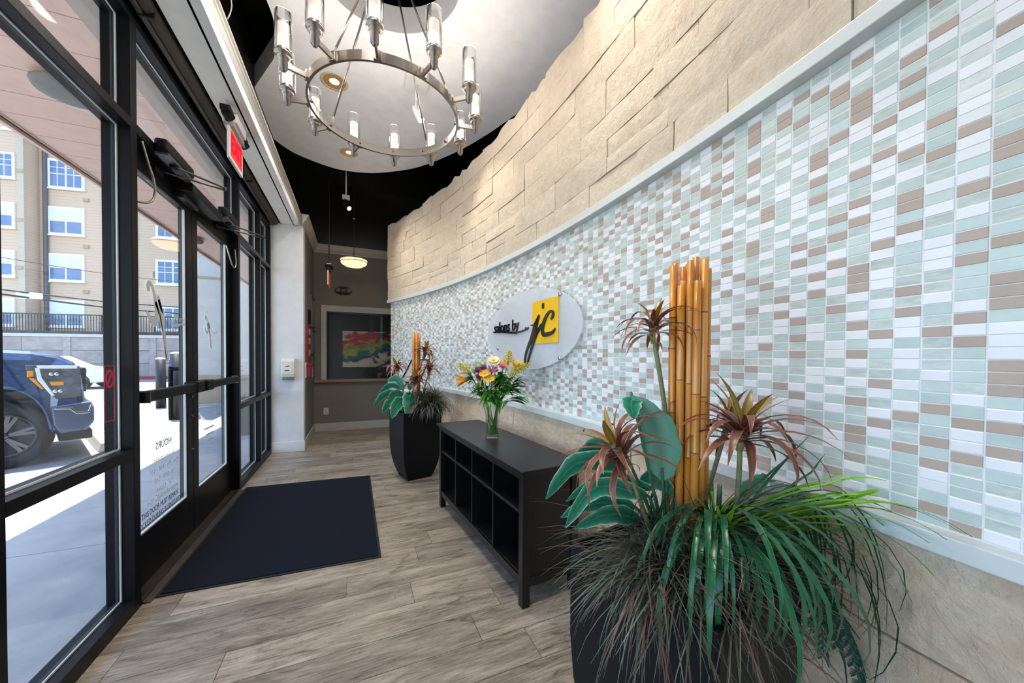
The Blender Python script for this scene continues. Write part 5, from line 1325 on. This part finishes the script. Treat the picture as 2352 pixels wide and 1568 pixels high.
# wing of the building at the far end of the sidewalk
wing = struct(thing('wall_wing', (-2.6, 13.05, 0)))
uw = M('warm_white_stucco', (.58, .54, .49), .85, 0, (.54, .50, .45), 4); tan = M('tan_stucco', (.44, .34, .22), .85, 0, (.40, .31, .2), 4)
zw = vp(470, 862, (-4.0, 13.05)); zl = vp(470, 640, (-4.0, 13.05))
bx('upper_stucco', uw, wing, -4.30, -1.13, 13.06, 18, zw, 13.5); bx('lower_stucco', tan, wing, -4.32, -1.13, 13.03, 18, -.2, zw); bx('reveal', tan, wing, -4.305, -1.13, 13.045, 13.06, zl, zl + .07)
bx('gutter', conc, wing, -4.4, -1.13, 12.7, 13.03, -.2, -.10)
boll_m = M('black_bollard_steel', (.02, .02, .024), .45); capm = M('white_bollard_cap', (.75, .74, .70), .6)
def bollard(x, y, h, r, label):
    t = tag(thing('bollard', (x, y, -.15)), label, 'bollard', 'bollards by the building wing')
    MB().tube([(x, y, -.15), (x, y, h)], r, 16).build('post', boll_m, t, smooth=True)
    MB().lathe([(r, 0), (r * .9, .03), (r * .3, .055)], (x, y, h), 16).build('cap', capm, t, smooth=True)
b1 = zp(370, 936, -.15); bollard(b1.x, b1.y, vp(370, 825, b1), .105, 'left black bollard with white cap seen through the near door')
b2 = zp(406, 962, -.15); bollard(b2.x, b2.y, vp(408, 813, b2), .105, 'black bollard nearest the door stile seen through the near door')
b3 = Vector((b1.x + 1.2, b1.y + 1.6, 0)); b3 = zp(398, 933, -.15); bollard(b3.x, b3.y, vp(398, 826, b3), .075, 'thin black bollard between the two thicker ones')
def wheel_stop(x0, y0, x1, y1, label):
    a, b = Vector((x0, y0, -.15)), Vector((x1, y1, -.15)); d = (b - a).normalized(); s_ = Vector((-d.y, d.x, 0))
    o = MB().prism([a - s_ * .09, a + s_ * .09, a + s_ * .055 + UPV * .13, a - s_ * .055 + UPV * .13], b - a).build('wheel_stop', M('concrete_wheel_stop', (.50, .48, .45), .85), bevel=.01); tag(o, label, 'wheel stop', 'concrete wheel stops')
wheel_stop(-3.42, 7.36, -4.30, 8.85, 'concrete wheel stop just ahead of the blue truck')
wheel_stop(-3.30, 10.3, -4.15, 11.75, 'concrete wheel stop in the shaded bay beyond the truck')
# outdoor planter
oc = Vector((-1.72, 7.35, -.02))
t = tag(thing('outdoor_planter', oc), 'dark tapered planter with green plant outside the far door', 'planter')
mb = MB(); vs = []
for f_, z in ((.15, 0), (.25, .60), (.235, .60), (.22, .55)):
    for k in range(4): vs.append((oc.x + f_ * math.sqrt(2) * math.cos(pi / 4 + pi / 2 * k), oc.y + f_ * math.sqrt(2) * math.sin(pi / 4 + pi / 2 * k), oc.z + z))
mb.add(vs, [(i * 4 + k, i * 4 + (k + 1) % 4, (i + 1) * 4 + (k + 1) % 4, (i + 1) * 4 + k) for i in range(3) for k in range(4)] + [(3, 2, 1, 0), (12, 13, 14, 15)]).build('pot', pot_m, t, bevel=.004)
for k in range(24):
    path, sd = blade_path(oc + UPV * .55 + Vector((rng.uniform(-.15, .15), rng.uniform(-.15, .15), 0)), rng.uniform(0, 6.28), rng.uniform(.15, .28), rng.uniform(.5, 1.4), 1.2, 6); MB().ribbon(path, ovate(6, .02), sd, fold=.2).build('leaf', leaf_g, t, smooth=True)

# ================================================================== TRUCK
paint = M('dark_blue_car_paint', (.018, .055, .15), .22, .35, (.020, .06, .16), 3, coat=1.)
tyre_m = M('black_tyre_rubber', (.016, .016, .017), .8, 0, (.022, .022, .022), 40); rim_m = M('dark_alloy', (.16, .16, .18), .3, .8)
lens_m = M('headlight_lens', (.05, .055, .065), .10, .2, (.14, .15, .165), 9); amber_m = M('amber_reflector', (.80, .30, .02), .2); drkpl = M('dark_trim_plastic', (.02, .02, .022), .5)
TF = Vector((math.cos(math.radians(30)), math.sin(math.radians(30)), 0))
def truck(hx, hy, label, body=paint):
    """hx,hy ground point of the near front wheel's outer face; the nose points to +x, the near side faces -y"""
    G = -.15; t = tag(thing('pickup_truck', (hx - 2.06, hy - .03, G)), label, 'truck', 'trucks parked nose-in outside'); Wd = 2.0; R = .42
    def Q(x, y, z):
        if x > 0: x = x * .74
        if z > .42: z = .42 + (z - .42) * 1.20
        return Vector((hx + x * TF.x - y * TF.y, hy + x * TF.y + y * TF.x, G + z))
    SDV = Vector((-TF.y, TF.x, 0))
    # side profile with wheel arches, swept across the width with tumblehome
    def arch(cx_, a0, a1, r=.50, n=10): return [(cx_ + r * math.cos(a0 + (a1 - a0) * i / n), .42 + r * math.sin(a0 + (a1 - a0) * i / n)) for i in range(n + 1)]
    low = [(.86, .52), (.60, .42)] + [p for p in arch(0, .0, pi)] + [(-.60, .38), (-3.05, .38)] + [p for p in arch(-3.6, 0., pi)] + [(-4.2, .45), (-4.75, .55)]
    topl = [(-4.75, 1.42), (-2.95, 1.44), (-1.2, 1.36), (-.8, 1.345), (-.2, 1.335), (.30, 1.31), (.62, 1.26), (.78, 1.19), (.86, 1.08), (.90, .86), (.92, .70), (.90, .58)]
    prof = low + topl
    inset = [(0, .10), (.035, .03), (.10, .0), (Wd - .10, .0), (Wd - .035, .03), (Wd, .10)]
    mb = MB(); n = len(prof); vs = []
    for yv, ins in inset:
        for x, z in prof:
            zz = z - (ins if z > 1.15 else 0); xx = x - (ins * 1.0 if x > .5 else 0); vs.append(Q(xx, yv + (.05 if z > 1.25 and yv < 1 else (-.05 if z > 1.25 else 0)), zz))
    fs = [(i * n + k, i * n + (k + 1) % n, (i + 1) * n + (k + 1) % n, (i + 1) * n + k) for i in range(len(inset) - 1) for k in range(n)]
    mb.add(vs, fs)
    # side skins triangulated as strips between lower and upper outlines
    def skin(row, flip):
        b = row * n; lo = list(range(len(low)))[::-1]; hi = list(range(len(low), n)); i = j = 0; F_ = []
        while i < len(lo) - 1 or j < len(hi) - 1:
            adv = (i < len(lo) - 1) and (j == len(hi) - 1 or prof[lo[i + 1]][0] <= prof[hi[j + 1]][0])
            if adv: F_.append((b + lo[i], b + lo[i + 1], b + hi[j])); i += 1
            else: F_.append((b + lo[i], b + hi[j + 1], b + hi[j])); j += 1
        return F_
    base_i = 0
    mb.f += skin(0, 0) + skin(len(inset) - 1, 1); mb.mi += [0] * (len(mb.f) - len(mb.mi))
    mb.build('body', body, t, smooth=False)
    gh = [(-1.15, 1.30), (-1.55, 1.80), (-1.75, 1.88), (-2.75, 1.88), (-2.95, 1.40)]
    g_ = MB(); m = len(gh); vs = []
    for yv, ins in ((.12, 0), (.30, 0), (Wd - .30, 0), (Wd - .12, 0)):
        for x, z in gh: vs.append(Q(x, yv + (.12 if z > 1.6 and yv < 1 else (-.12 if z > 1.6 else 0)), z))
    g_.add(vs, [(i * m + k, i * m + (k + 1) % m, (i + 1) * m + (k + 1) % m, (i + 1) * m + k) for i in range(3) for k in range(m)] + [tuple(range(m)), tuple(3 * m + k for k in range(m))[::-1]]).build('cab', M('tinted_car_glass', (.02, .03, .035), .06), t)
    for cx_ in (0, -3.6):
        for yv, s in ((0.03, -1), (Wd - .03, 1)):
            c = Q(cx_, yv, R); ax = (0, -s * -1, 0)
            wh = MB().lathe([(.27, .0), (.30, .015), (.36, .02), (.405, .0), (.42, -.03), (.42, -.22), (.40, -.25), (.27, -.26)], c, 36, axis=SDV * s).build('tyre', tyre_m, t, smooth=True)
            MB().lathe([(.275, .012), (.255, .018), (.245, .0), (.245, -.12), (.02, -.12)], c, 30, axis=SDV * s, cap=False).build('rim', drkpl, wh, smooth=True)
            sp_ = MB()
            for k in range(6):
                for o_ in (-.13, .13):
                    a = 2 * pi * k / 6 + .2; e = c + TF * (math.cos(a + o_) * .25) + SDV * (s * .005) + UPV * (math.sin(a + o_) * .25); b = c + TF * (math.cos(a) * .05) + UPV * (math.sin(a) * .05)
                    d = (e - b); sp_.obox((b + e) / 2, d / 2, SDV * (s * .012), d.cross(SDV).normalized() * .018)
            sp_.build('spokes', rim_m, wh)
            MB().lathe([(.25, .0), (.268, .004), (.268, .014), (.25, .016)], c, 30, axis=SDV * s, cap=False).build('rim_lip', rim_m, wh, smooth=True)
            MB().lathe([(.055, .0), (.05, .02), (.01, .026)], c, 14, axis=SDV * s).build('hub_cap', rim_m, wh, smooth=True)
        MB().obox(Q(cx_, Wd / 2, .62), TF * .40, SDV * (Wd / 2 - .25), (0, 0, .32)).build('wheel_well', drkpl, t)
    def plate(name, mat, pts, par=t, y0=-.012, th=.03): return MB().prism([Q(x, y0, z) for x, z in pts], SDV * th).build(name, mat, par, bevel=.006)
    hl = plate('headlight', lens_m, [(.24, 1.16), (.84, 1.15), (.86, 1.05), (.86, .80), (.58, .78), (.40, .92), (.28, 1.02)], y0=-.014, th=.10)
    plate('amber_marker', amber_m, [(.26, 1.10), (.33, 1.10), (.33, 1.04), (.26, 1.03)], hl, -.024, .02); plate('amber_marker', amber_m, [(.28, 1.02), (.335, 1.02), (.44, .90), (.41, .90)], hl, -.024, .02)
    plate('light_bar', M('white_light_bar', (.72, .75, .78), .2), [(.345, 1.13), (.395, 1.13), (.42, 1.02), (.56, .82), (.52, .82), (.37, 1.0)], hl, -.026, .02)
    plate('light_bar', MATS['white_light_bar'], [(.36, 1.155), (.82, 1.15), (.82, 1.118), (.38, 1.122)], hl, -.026, .02)
    plate('amber_strip', amber_m, [(.50, .98), (.66, .975), (.66, .935), (.52, .935)], hl, -.022, .02)
    for x, z in ((.52, 1.06), (.58, 1.06), (.56, .87), (.62, .87)): MB().lathe([(.024, 0), (.022, .01), (.01, .014)], Q(x, -.014, z), 12, axis=-SDV).build('projector', chrome, hl, smooth=True)
    MB().obox(Q(.90, Wd / 2, .98), TF * .035, SDV * (Wd / 2 - .25), (0, 0, .17)).build('grille', drkpl, t, bevel=.01)
    for k in range(3): MB().obox(Q(.94, Wd / 2, .88 + .1 * k), TF * .012, SDV * (Wd / 2 - .3), (0, 0, .02)).build('grille_bar', chrome, t)
    bp = MB().prism([Q(x, -.02, z) for x, z in ((.50, .70), (.98, .74), (1.02, .66), (1.02, .50), (.92, .40), (.60, .38), (.52, .50))], SDV * (Wd + .04)).build('bumper', M('grey_blue_bumper', (.07, .10, .17), .3, .4, coat=.5), t, bevel=.03, seg=3)
    plate('bumper_trim', chrome, [(.72, .66), (.80, .60), (.96, .60), (1.0, .70), (.97, .70), (.94, .63), (.82, .63), (.76, .68), (.55, .685), (.55, .665)], bp, -.03, .02)
    MB().obox(Q(.80, Wd / 2, .33), TF * .15, SDV * (Wd / 2 - .1), (0, 0, .06)).build('air_dam', drkpl, t, bevel=.01)
    # arch lip
    for cx_ in (0, -3.6): MB().tube([Q(cx_ + .51 * math.cos(a), -.004, .42 + .51 * math.sin(a)) for a in (pi * k / 16 for k in range(17))], .018, 6).build('arch_lip', body, t, smooth=True)
    return t
hub = zp(5, 1081, -.15)
truck(hub.x, hub.y, 'dark blue pickup truck parked nose-in outside the near window')
def sedan(nx, ny, label, body):
    """nx,ny: nose corner; nose towards +x, near side towards -y"""
    G = -.15; t = tag(thing('sedan', (nx - 2.2, ny + .9, G)), label, 'car'); Wd = 1.8
    prof = [(0, .30), (-.45, .25), (-4.4, .25), (-4.6, .50), (-4.55, .95), (-3.7, 1.0), (-3.2, 1.36), (-2.0, 1.38), (-1.25, .96), (-.55, .86), (-.12, .74), (.02, .58)]
    def Q(x, y, z): return Vector((nx + x, ny + y, G + z))
    MB().prism([Q(x, 0, z) for x, z in prof], (0, Wd, 0)).build('body', body, t, bevel=.07, seg=3)
    MB().prism([Q(x, -.004, z) for x, z in ((-1.35, .96), (-2.05, 1.30), (-3.1, 1.29), (-3.5, 1.0))], (0, Wd + .008, 0)).build('side_windows', M('tinted_car_glass', (.02, .03, .035), .06), t)
    MB().box(nx - .02, nx + .035, ny + .25, ny + Wd - .25, G + .40, G + .55).build('grille', drkpl, t, bevel=.01)
    for y in (.04, Wd - .30): MB().box(nx - .12, nx + .02, ny + y, ny + y + .26, G + .58, G + .68).build('headlight', lens_m, t, bevel=.02)
    for x in (-.85, -3.65):
        for y, sgn in ((-.01, -1), (Wd + .01, 1)): MB().lathe([(.02, .012), (.2, .015), (.30, .01), (.32, -.02), (.32, -.2), (.05, -.2)], Q(x, y, .32), 24, axis=(0, sgn, 0)).build('wheel', tyre_m, t, smooth=True)
    return t
sc_ = zp(247, 893, -.15)
sedan(sc_.x, sc_.y, 'low white car parked beyond the blue truck', M('white_car_paint', (.62, .62, .62), .25, .1, coat=1.))
